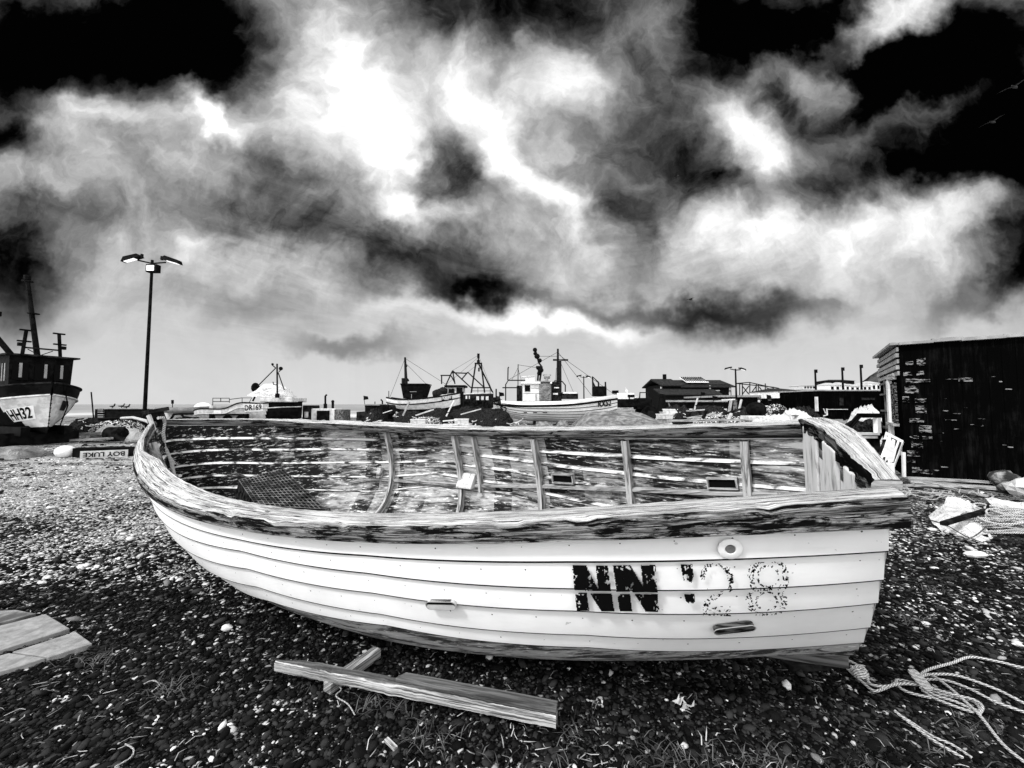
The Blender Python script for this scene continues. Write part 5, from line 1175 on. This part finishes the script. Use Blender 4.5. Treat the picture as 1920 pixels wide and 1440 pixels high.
# loose planks and poles among the clutter
def plank_px(p0, p1, Y, w, h, mat, label, name='plank', group='loose planks in the clutter', z=None):
    a, b = at(p0[0], p0[1], Y), at(p1[0], p1[1], Y if not isinstance(z, (int, float)) else z); mb = MB(); mb.bar(a, b, w, h); return tag(mb.build(name, mat), label, 'plank', group)
plank_px((1364, 790), (1371, 751), 17, .16, .05, 'plank', 'pale plank standing upright in the nets in front of the hall'); plank_px((1385, 772), (1390, 749), 20, .12, .05, 'lgrey', 'short pale post standing right of the upright plank'); plank_px((1302, 769), (1308, 746), 20, .06, .06, 'lgrey', 'thin pale crooked pole in front of the hall roof')
plank_px((1423, 770), (1423, 750), 19, .07, .07, 'lgrey', 'thin pale post in front of the flat roofed building'); plank_px((1250, 752), (1362, 752), 26, .35, .12, 'plank', 'long pale board laid on top of the stacked fish boxes'); plank_px((1355, 750), (1376, 749), 24, .3, .08, 'white', 'short white board on the clutter right of the hall')
plank_px((1255, 789), (1400, 787), 15, .5, .06, 'plank', 'long low plank behind the far rail of the dinghy'); plank_px((1290, 784), (1340, 776), 17, .2, .06, 'plank', 'tilted plank sticking out of the pale nets'); plank_px((140, 815), (200, 812), 16, .5, .12, 'plank', 'grey plank on the shingle left of the dinghy bow'); plank_px((120, 826), (205, 822), 14.5, .3, .08, 'plank', 'second grey plank on the shingle, nearer the camera')
for i in range(34):
    Yk = rnd.uniform(15, 25); pxk = rnd.choice((rnd.uniform(1240, 1530), rnd.uniform(1240, 1530), rnd.uniform(640, 940))); y0 = rnd.uniform(768, 790); a_ = rnd.uniform(-.5, .5) if i % 3 else rnd.uniform(1.0, 2.1); L_ = rnd.uniform(14, 46)
    plank_px((pxk, y0), (pxk + math.cos(a_) * L_, min(y0 - math.sin(abs(a_)) * L_ * .7, 792)), Yk, rnd.uniform(.05, .16), rnd.uniform(.03, .08), rnd.choice(('plank', 'white', 'lgrey', 'rust', 'dark')), 'odd length of timber poking out of the clutter behind the dinghy', 'timber', 'odd timbers in the clutter')
part = tarp_mound('canvas_bundle', 1594, 1646, 762, 14.5, 1.2, 'white wrapped bundle lying in front of the black container', 'canvas', .5, 'bundle')
tarp_mound('canvas_sheet', 1420, 1500, 784, 13.5, 2.2, 'white sheet draped over a low frame behind the dinghy stern', 'canvas', .2, 'sheet'); tarp_mound('canvas_sheet', 1466, 1530, 777, 17.0, 2.4, 'pale folded sheet beside the nets left of the container', 'canvas', .4, 'sheet'); tarp_mound('canvas_sheet', 192, 218, 800, 16.5, 1.0, 'crumpled white sheet around the dark barrel, left part', 'canvas', .5, 'sheet'); tarp_mound('canvas_sheet', 226, 262, 806, 15.5, .9, 'crumpled white sheet right of the dark barrel', 'canvas', .4, 'sheet')
tarp_mound('mooring_sheet', -30, 74, 836, 10.5, 1.0, 'low grey covered roll lying in front of the HH32 boat', 'tarp', .7, 'tarpaulin')
part_w = MB(); pbox(part_w, 1405, 780, 1443, 789, 14.5, .6); tag(part_w.build('crate', 'lgrey', bevel=.02), 'pale slatted crate standing behind the dinghy rail', 'crate')
mb = MB(); c = at(1418, 768, 18); mb.ball(c, (.42, .42, .36), 10); tag(mb.build('buoy', 'black', None, True), 'round black buoy in front of the flat roofed building', 'buoy')
mb = MB(); c = at(216, 824, 15); mb.tube([(c.x - .28, 15, .28), (c.x + .28, 15, .28)], .27, 16); tag(mb.build('barrel', 'dark', None, True, .03), 'small dark barrel lying on a white sheet left of the dinghy', 'barrel')
b = G(122, 858); t = thing('buoy', 'white pear shaped buoy on the shingle under the HH32 bow', 'buoy', b); mb = MB(); mb.ball((b.x, b.y, .16), (.22, .2, .165), 14); mb.build('float', 'buoy', t, True); mb = MB(); mb.tube([(b.x - .2, b.y, .13), (b.x - .32, b.y, .12)], [.06, .03], 8); mb.build('eye', 'dark', t)
# name board, lying upside down
b0, b1 = G(146, 862), G(236, 858); t = thing('name_board', 'white name board reading BOY LUKE, upside down on a dark beam', 'sign', (b0 + b1) / 2); ex = (b1 - b0).normalized(); Lb = (b1 - b0).length; hb = .22; ey = Vector((ex.y, -ex.x, 0)); ey = ey if ey.y < 0 else -ey
mb = MB(); mb.box((b0 + b1) / 2 + Vector((0, .05, hb / 2)), (Lb, .03, hb * .9), Matrix((ex, -ey, Vector((0, 0, 1)))).transposed()); bd = mb.build('board', 'lgrey', t)
fo = (b0 + b1) / 2 + Vector((0, .05, hb / 2)) + ey * .02
text_mesh('BOY LUKE', lambda u, v: fo + ex * (.5 - u) * Lb * .88 + Vector((0, 0, 1)) * (.5 - v) * hb * .55, 'lettering', 'ink', bd)
a, b = G(125, 860), G(246, 857); mb = MB(); mb.bar(a + Vector((0, .2, .14)), b + Vector((0, .2, .14)), .2, .24); tag(mb.build('beam', 'black'), 'dark beam lying behind the upside down name board', 'beam')
# dark breakwater wall with birds, skiff, dome, far marks
t = thing('breakwater_wall', 'low black timber breakwater behind the lamp post foot', 'wall', (at(230, 758, 27).x, 27, 0)); part_box('planking', 'black', t, 178, 767, 290, 800, 27, 1.2); mb = MB(); [pbox(mb, 183, y_, 193, y_ + 1.5, 26.9, .1) for y_ in (768, 772, 777, 781)]; pbox(mb, 178, 765.5, 290, 767, 26.9, 1.4); mb.build('wale', 'grey', t)
part_tube('thin_mast', 'black', None, [(176, 790), (171, 735)], 24, .035); o = bpy.data.objects['thin_mast']; tag(o, 'thin leaning mast between HH32 and the breakwater', 'pole')
mb = MB(); pbox(mb, 140, 785, 178, 800, 21, 1.5); tag(mb.build('crate', 'black', bevel=.05), 'big dark crate right of the HH32 boat', 'crate')
def bird(px, py, Y, L, label, fly=False, rz=0):
    c = at(px, py, Y); t = thing('gull' if fly else 'crow', label, 'bird', c, rz, 'gulls in the sky' if fly else 'birds on the breakwater'); Mx = ROOTM[t.name]
    mb = MB(Mx); mb.tube([(-.5 * L, 0, .02), (-.3 * L, 0, 0), (0, 0, 0), (.25 * L, 0, .03), (.36 * L, 0, .09 * (0 if fly else 2)), (.5 * L, 0, .07 * (0 if fly else 2.2))], [.02 * L, .08 * L, .13 * L, .11 * L, .08 * L, .01 * L], 8); mb.build('body', 'bird', t, True)
    if fly:
        for sd in (-1, 1): mb = MB(Mx); mb.add([(.15 * L, 0, .04), (-.12 * L, 0, .04), (-.05 * L, sd * .55 * L, .22 * L), (.16 * L, sd * .5 * L, .24 * L), (-.18 * L, sd * 1.15 * L, .1 * L), (.15 * L, 0, .07), (-.12 * L, 0, .07), (-.05 * L, sd * .55 * L, .25 * L), (.16 * L, sd * .5 * L, .27 * L)], [(0, 1, 2, 3), (3, 2, 4), (8, 7, 6, 5), (4, 7, 8)]); mb.build('wing', 'bird', t)
    else:
        mb = MB(Mx); mb.tube([(0, .03, 0), (0, .03, -.35 * L)], .015); mb.tube([(0, -.03, 0), (0, -.03, -.35 * L)], .015); mb.build('legs', 'bird', t)
bird(211, 762, 27, .45, 'upright bird on the breakwater, leftmost of three'); bird(228, 761.5, 27, .4, 'bird on the breakwater, middle one of three', False, 1.0); bird(237, 763, 27, .5, 'bird on the breakwater, rightmost of three', False, .3)
for px, py, L, rz, lb in ((1902, 163, .62, .3, 'gull flying at the far right of the sky, upper one'), (1861, 229, .5, .2, 'gull flying at the right of the sky, lower one'), (1268, 330, .34, 2.8, 'gull flying against the dark central cloud'), (1295, 562, .30, .4, 'tiny gull low in the sky above the hall')): bird(px, py, 22, L, lb, True, rz)
Y = 26; r = thing('skiff', 'flat grey punt lying between the lamp post and DR169', 'boat', (at(340, 758, Y).x, Y, 0)); px_boat(Y, [(305, 764, 773, .7), (320, 764, 774, .8), (350, 764.5, 774, .8), (372, 764, 773, .75), (384, 762, 771, .4)], 3.5, r, ['grey', 'dark'], lambda s, g: 0, ng=10, ns=24, deck=.1)
t = MB(); pbox(t, 306, 773, 380, 792, 26.3, .9); tag(t.build('trailer_bed', 'lgrey'), 'pale trailer bed under the flat grey punt', 'trailer')
mb = MB(); c = at(381, 766, 27); mb.ball((c.x, 27, c.z), (.58, .5, .42), 12); tag(mb.build('dome_cover', 'white_clean', None, True), 'white dome shaped cover behind the grey punt', 'cover')
mb = MB(); mb.tube([at(323.5, 757, 70), at(323.5, 750, 70)], .2, 6); mb.tube([at(323.5, 775, 70), at(323.5, 757, 70)], .06, 6); tag(mb.build('beacon', 'black'), 'small dark beacon standing at the edge of the sea', 'beacon')
t = thing('wrecked_frame', 'low dark wreck of a frame under the grey punt', 'wreck', (at(345, 758, 20).x, 20, 0)); wires('bars', 'black', t, [[(320, 786), (326, 777), (340, 776), (344, 782), (375, 786)], [(340, 776), (362, 776)], [(330, 785), (372, 784)]], 20, .06)
# ------------------------------------------------------------------ foreground gear
a, b = G(514, 1241, .10), G(1042, 1345, .10); ex = (b - a).normalized(); ey = Vector((-ex.y, ex.x, 0)); t = thing('timber_beam', 'long weathered timber beam with a second board nailed on top, lying in front of the dinghy', 'timber', (a + b) / 2 - Vector((0, 0, .1)))
Rm = Matrix((ex, ey, Vector((0, 0, 1)))).transposed(); Lb = (b - a).length
mb = MB()
N = 110; P = []; U = []
for i in range(N + 1):
    u = i / N; c = a + ex * Lb * u; j = lambda s_: rnd.uniform(-s_, s_); w = .052 * min(1, .35 + u * 6); row = []
    for y_, z_ in ((0, -.046), (0, -.008), (.008, 0), (w, 0), (w, -.046)): row.append(c + ey * (y_ + j(.0012)) + Vector((0, 0, z_ + j(.0010) - (.006 * max(0, vnoise(np.array([u * 22.]), np.array([y_ * 50 + 3.]), 1, 3)[0] - .55) * 4))))
    P.append(row); U.append([(u * Lb, v) for v in (0, .07, .08, .15, .2)])
mb.grid(P[::-1], lambda i, j: 1 if j == 2 else 0, True, U[::-1]); mb.add(P[0], [(4, 3, 2, 1, 0)]); mb.add(P[-1], [(0, 1, 2, 3, 4)]); mb.build('baulk', ['plank', 'plank_dark'], t)
mb = MB(); c0 = a + ex * Lb * .47; mb.prism([c0 + ey * .022 + Vector((0, 0, .002)), a + ex * Lb * 1.0 + ey * .02 + Vector((0, 0, .002)), a + ex * Lb * 1.0 + ey * .070 + Vector((0, 0, .002)), c0 + ey * .070 + Vector((0, 0, .002)) + ex * .03], (0, 0, .018)); mb.build('board', 'plank_dark', t, bevel=.002)
mb = MB(); mb.bar(G(613, 1290, .03), G(708, 1222, .03), .055, .05); tag(mb.build('batten', 'plank', bevel=.003), 'short square batten propping up the timber beam', 'timber')
mb = MB(); mb.bar(G(724, 1386, .015), G(742, 1404, .015), .018, .01); tag(mb.build('wood_chip', 'plank'), 'pale splinter of wood lying on the pebbles', 'splinter')
def slab(pts, label, mat='slab'):
    P = [G(x_, y_, .028) for x_, y_ in pts]; mb = MB(); mb.prism(P if (P[1] - P[0]).cross(P[2] - P[1]).z < 0 else P[::-1], (0, 0, -.06)); return tag(mb.build('paving_slab', mat, bevel=.004), label, 'slab', 'paving slabs')
slab([(-120, 1213), (-60, 1188), (86, 1151), (131, 1178), (-60, 1238)], 'largest grey paving slab, at the left edge'); slab([(23, 1222), (142, 1184), (173, 1206), (91, 1232)], 'cut piece of paving slab nearest the dinghy'); slab([(-100, 1256), (17, 1224), (85, 1233), (40, 1248), (-60, 1275)], 'cut piece of paving slab nearest the lower left', ); slab([(-140, 1180), (-60, 1148), (30, 1143), (68, 1150), (-90, 1190)], 'dirty slab half hidden behind the largest one', 'slab_dark')
mb = MB(); c = G(425, 1184); mb.ball((c.x, c.y, .02), (.035, .025, .022), 7, 0, .12); tag(mb.build('white_stone', 'stone_white', None, True), 'single large white stone in the dark shingle left of the keel', 'stone')
mb = MB(); c = G(1287, 1336)
for i in range(9): p = c + Vector((rnd.uniform(-.03, .03), rnd.uniform(-.02, .02), rnd.uniform(.01, .05))); q = [p + Vector((rnd.uniform(-.035, .035), rnd.uniform(-.02, .02), rnd.uniform(-.02, .035))) for _ in range(2)]; mb.add([p, q[0], q[1]], [(0, 1, 2)])
tag(mb.build('crumpled_wrapper', 'lgrey'), 'crumpled pale wrapper lying in the shade of the dinghy', 'litter')
mb = MB(); mb.bar(G(1470, 1247, .02), G(1555, 1243, .02), .07, .035); tag(mb.build('chock', 'dark', bevel=.004), 'dark wooden chock under the stern of the dinghy', 'chock')
def rope(pxs, r, label, z=.02, name='rope', mat='rope', ply=1):
    pts = [G(x_, y_, z) for x_, y_ in pxs]; out = []
    for i in range(len(pts) - 1):       # Catmull-Rom
        p0, p1, p2, p3 = pts[max(i - 1, 0)], pts[i], pts[i + 1], pts[min(i + 2, len(pts) - 1)]
        for k in range(8):
            t_ = k / 8; out.append(.5 * ((2 * p1) + (p2 - p0) * t_ + (2 * p0 - 5 * p1 + 4 * p2 - p3) * t_ ** 2 + (3 * p1 - p0 - 3 * p2 + p3) * t_ ** 3))
    out.append(pts[-1]); return out
tang = MB()
for w in ([(1990, 1262), (1920, 1252), (1870, 1240), (1820, 1232), (1785, 1243), (1740, 1256), (1722, 1272), (1727, 1290)], [(1990, 1345), (1920, 1318), (1870, 1293), (1800, 1268), (1760, 1264), (1728, 1268), (1722, 1282)], [(1990, 1358), (1920, 1335), (1865, 1315), (1815, 1290), (1770, 1275), (1730, 1274)],
          [(1726, 1270), (1745, 1265), (1775, 1285), (1815, 1320), (1840, 1345), (1880, 1395), (1925, 1432)], [(1727, 1284), (1760, 1300), (1800, 1309), (1825, 1315), (1838, 1330), (1830, 1336)], [(1727, 1289), (1755, 1304), (1790, 1315), (1820, 1328), (1833, 1332)], [(1729, 1294), (1750, 1308), (1790, 1324), (1826, 1336)], [(1726, 1280), (1748, 1290), (1790, 1303), (1826, 1312), (1842, 1325), (1836, 1338)],
          [(1588, 1237), (1606, 1246), (1622, 1262), (1632, 1282), (1660, 1287), (1690, 1282), (1724, 1284)], [(1573, 1235), (1592, 1257), (1614, 1276), (1638, 1295), (1660, 1290), (1680, 1280), (1682, 1275), (1700, 1277), (1722, 1282)], [(1679, 1276), (1688, 1290), (1710, 1300), (1745, 1308)]):
    tang.tube(rope(w, .01, '', rnd.uniform(.012, .035)), .0062, 7)
c = G(1616, 1268, .03)
for i in range(6): tang.tube([c + Vector((math.cos(a) * .03 + rnd.uniform(-.004, .004), math.sin(a) * .018 + .004 * i, .008 * i * (1 if i < 4 else .6) + .008 * math.sin(a * 2))) for a in np.linspace(0, 6.0, 14)], .0062, 7)
c = G(1722, 1284, .03)
for i in range(4): tang.tube([c + Vector((math.cos(a) * .014 + .006 * i, math.sin(a) * .04, .025 + .02 * math.sin(a))) for a in np.linspace(0, 6.2, 14)], .0062, 7)
tag(tang.build('knotted_rope', 'rope', None, True), 'knotted tangle of pale rope trailing off to the right of the dinghy stern', 'rope')
mb = MB(); mb.tube(rope([(1678, 1333), (1700, 1351), (1725, 1370), (1755, 1391), (1806, 1421)], 0, ''), .006, 6); mb.tube(rope([(1683, 1338), (1712, 1356), (1748, 1380), (1785, 1396), (1822, 1420)], 0, ''), .005, 6); tag(mb.build('rope', 'rope', None, True), 'two thin strands of pale rope on the dark shingle at the lower right', 'rope')
for pts, lb in (([(270, 1282), (286, 1276), (300, 1283), (285, 1296)], 'thin pale twine below the dinghy bow'), ([(235, 1395), (250, 1405), (245, 1420), (215, 1438)], 'curl of pale twine at the lower left'), ([(627, 1283), (640, 1292), (630, 1305), (652, 1320), (665, 1340)], 'forked pale twine beside the batten')):
    mb = MB(); mb.tube(rope(pts, 0, ''), .003, 5); tag(mb.build('twine', 'rope', None, True), lb, 'twine')
# bow rope of the dinghy
Yb = 4.18; mb = MB(); pts = [(228, 784, 4.9), (250, 783, 4.6), (274, 789, 4.15), (292, 799, 4.12), (304, 816, 4.15), (310, 838, 4.2), (318, 855, 4.2), (327, 871, 4.2)]; V = [at(x_, y_, y2) for x_, y_, y2 in pts]
mb.tube(V, .016, 7); V2 = [at(x_, y_, y2) for x_, y_, y2 in ((296, 784, 4.05), (306, 783, 4.1), (309, 792, 4.15), (306, 812, 4.15), (310, 838, 4.18), (322, 868, 4.16), (327, 892, 4.08), (338, 892, 4.0))]; mb.tube(V2, .016, 7); tag(mb.build('painter_rope', 'rope', None, True), 'pale painter rope looped over the dinghy stem', 'rope')
# mesh crate inside the dinghy
p0, Rm = None, None
T0 = [at(448, 901, 3.75), at(480, 948, 3.25), at(610, 956, 3.35), at(531, 880, 4.0)]
c = (T0[0] + T0[1] + T0[2] + T0[3]) / 4 - Vector((0, 0, .3)); t = thing('net_crate', 'black mesh crate tipped over inside the dinghy', 'crate', c)
mb = MB(); ct = (T0[0] + T0[1] + T0[2] + T0[3]) / 4
mb.add(T0 + [p + Vector((-.06, .02, -.22)) for p in T0], [(0, 1, 2, 3), (4, 7, 6, 5), (0, 4, 5, 1), (1, 5, 6, 2), (2, 6, 7, 3), (3, 7, 4, 0)]); mb.build('shell', 'net', t)
Q = lambda u, v: (T0[0] * (1 - u) + T0[1] * u) * (1 - v) + (T0[3] * (1 - u) + T0[2] * u) * v + Vector((0, -.004, .008))
mb = MB()
for i in range(15):
    mb.tube([Q(i / 14, v + rnd.uniform(-.01, .01)) for v in np.linspace(0, 1, 8)], .0035, 4)
    mb.tube([Q(u + rnd.uniform(-.01, .01), i / 14) for u in np.linspace(0, 1, 8)], .0035, 4)
mb.build('mesh', 'rust', t)
# canvas, rope heap, boards and rubble right of the dinghy
def canvas_px(rows, label, zs, name='canvas_sheet', mat='canvas'):
    n = len(rows); m = len(rows[0]); P = []; Z = []
    U = 24
    def bl(u, v):
        i = min(int(u * (n - 1)), n - 2); j = min(int(v * (m - 1)), m - 2); fu, fv = u * (n - 1) - i, v * (m - 1) - j
        f = lambda A: (A(i, j) * (1 - fu) + A(i + 1, j) * fu) * (1 - fv) + (A(i, j + 1) * (1 - fu) + A(i + 1, j + 1) * fu) * fv
        return f(lambda a_, b_: rows[a_][b_][0]), f(lambda a_, b_: rows[a_][b_][1]), f(lambda a_, b_: zs[a_][b_])
    for i in range(U + 1):
        row = []
        for j in range(U + 1):
            x_, y_, z_ = bl(i / U, j / U); p = G(x_, y_, z_); f = float(vnoise(np.array([p.x * 3 + i * .05]), np.array([p.y * 2]), 1.4, 3)[0]) - .5; row.append(p + Vector((0, 0, max(-z_ + .005, f * .12)))); 
        P.append(row)
    mb = MB(); mb.grid(P); return tag(mb.build(name, mat, None, True), label, 'canvas')
canvas_px([[(1741, 966), (1770, 948), (1776, 934), (1815, 936)], [(1748, 980), (1790, 968), (1812, 955), (1840, 958)], [(1765, 995), (1800, 985), (1825, 968), (1848, 966)]], 'white canvas sheet heaped with folds beside the rope pile', [[.06, .18, .24, .16], [.05, .16, .22, .12], [.02, .07, .12, .08]])
canvas_px([[(1772, 978), (1800, 975), (1834, 968)], [(1770, 993), (1810, 998), (1848, 985)], [(1790, 1000), (1836, 1016), (1862, 1006)]], 'flat lower flap of white canvas in front of the folds', [[.10, .13, .12], [.03, .06, .06], [.015, .02, .02]])
canvas_px([[(1846, 938), (1860, 930), (1872, 936)], [(1870, 950), (1895, 948), (1930, 945)], [(1890, 955), (1915, 957), (1960, 960)]], 'white canvas corner behind the rope pile', [[.12, .16, .12], [.14, .16, .15], [.1, .12, .1]])
mb = MB(); mb.bar(G(1768, 982, .17), G(1850, 957, .17), .05, .04); tag(mb.build('bar', 'dark', bevel=.004), 'dark bar lying across the white canvas', 'bar')
mb = MB(); c = G(1895, 995)
for i in range(60):
    a0 = rnd.uniform(0, 6.28); rx = rnd.uniform(.10, .42); ry = rnd.uniform(.08, .30); cx = c.x + rnd.uniform(-.18, .35); cy = c.y + rnd.uniform(-.12, .22); h = rnd.uniform(.02, .20) * (1.2 - rx * 1.4)
    mb.tube([Vector((cx + rx * math.cos(a0 + s_) * (1 + .1 * math.sin(3 * s_)), cy + ry * math.sin(a0 + s_), max(.012, h + .03 * math.sin(2 * s_ + a0)))) for s_ in np.linspace(0, rnd.uniform(3, 6.2), 18)], rnd.choice((.007, .009, .012)), 6)
tag(mb.build('rope_pile', 'rope', None, True), 'big coiled pile of pale rope at the right edge', 'rope')
mb = MB(); mb.tube(rope([(1745, 975), (1775, 985), (1810, 1005), (1845, 1018)], 0, '', .07), .006, 6); mb.tube(rope([(1862, 935), (1855, 975), (1835, 1000), (1805, 1012), (1755, 1012)], 0, '', .06), .006, 6); tag(mb.build('rope', 'rope_dark', None, True), 'dark cord looped over the white canvas', 'rope')
for p0, p1, w, lb in (((1698, 896), (1880, 905), .16, 'longest pale plank lying at the foot of the shed wall'), ((1705, 902), (1896, 918), .20, 'wide pale plank in front of the longest one'), ((1690, 910), (1800, 912), .08, 'narrow plank end beside the dinghy stern'), ((1730, 905), (1850, 930), .05, 'thin lath slanting towards the white canvas')):
    a, b = G(*p0, .04), G(*p1, .04); mb = MB(); mb.bar(a, b, w, .035); tag(mb.build('plank', 'plank', bevel=.003), lb, 'plank', 'planks by the shed')
mb = MB(); c = G(1725, 930)
for i in range(70): p = c + Vector((rnd.gauss(0, .35), rnd.gauss(0, .3), rnd.uniform(.01, .07))); a0 = rnd.uniform(0, 3.14); L = rnd.uniform(.08, .35); mb.tube([p, p + Vector((math.cos(a0) * L * .5, math.sin(a0) * L * .5, rnd.uniform(-.01, .05))), p + Vector((math.cos(a0 + .3) * L, math.sin(a0 + .3) * L, 0))], rnd.uniform(.004, .008), 5)
tag(mb.build('dead_stalks', 'rope', None, True), 'scatter of pale dead stalks and string by the planks', 'stalks', kind='stuff')
for i, (x_, y_, s_, lb) in enumerate(((1885, 912, .30, 'dark rubble stone against the shed wall, left one'), (1905, 905, .34, 'dark rubble stone against the shed wall, upper one'), (1922, 930, .30, 'large pale rounded stone at the right edge'), (1893, 925, .20, 'smaller dark rubble stone in front of the others'), (1930, 888, .30, 'flat block on top of the rubble by the shed'))):
    c = G(x_, y_); mb = MB(); mb.ball((c.x, c.y, s_ * .4), (s_ * .8, s_ * .6, s_ * .5), 7, 0, .18); tag(mb.build('rubble', 'lgrey' if 'pale' in lb else 'rock'), lb, 'stone', 'rubble by the shed')
mb = MB(); c = G(1830, 1046); mb.ball((c.x, c.y, .03), (.11, .05, .03), 7, 0, .12); tag(mb.build('white_stone', 'stone_white', None, True), 'flat white stone on the dark ground in front of the rope pile', 'stone')
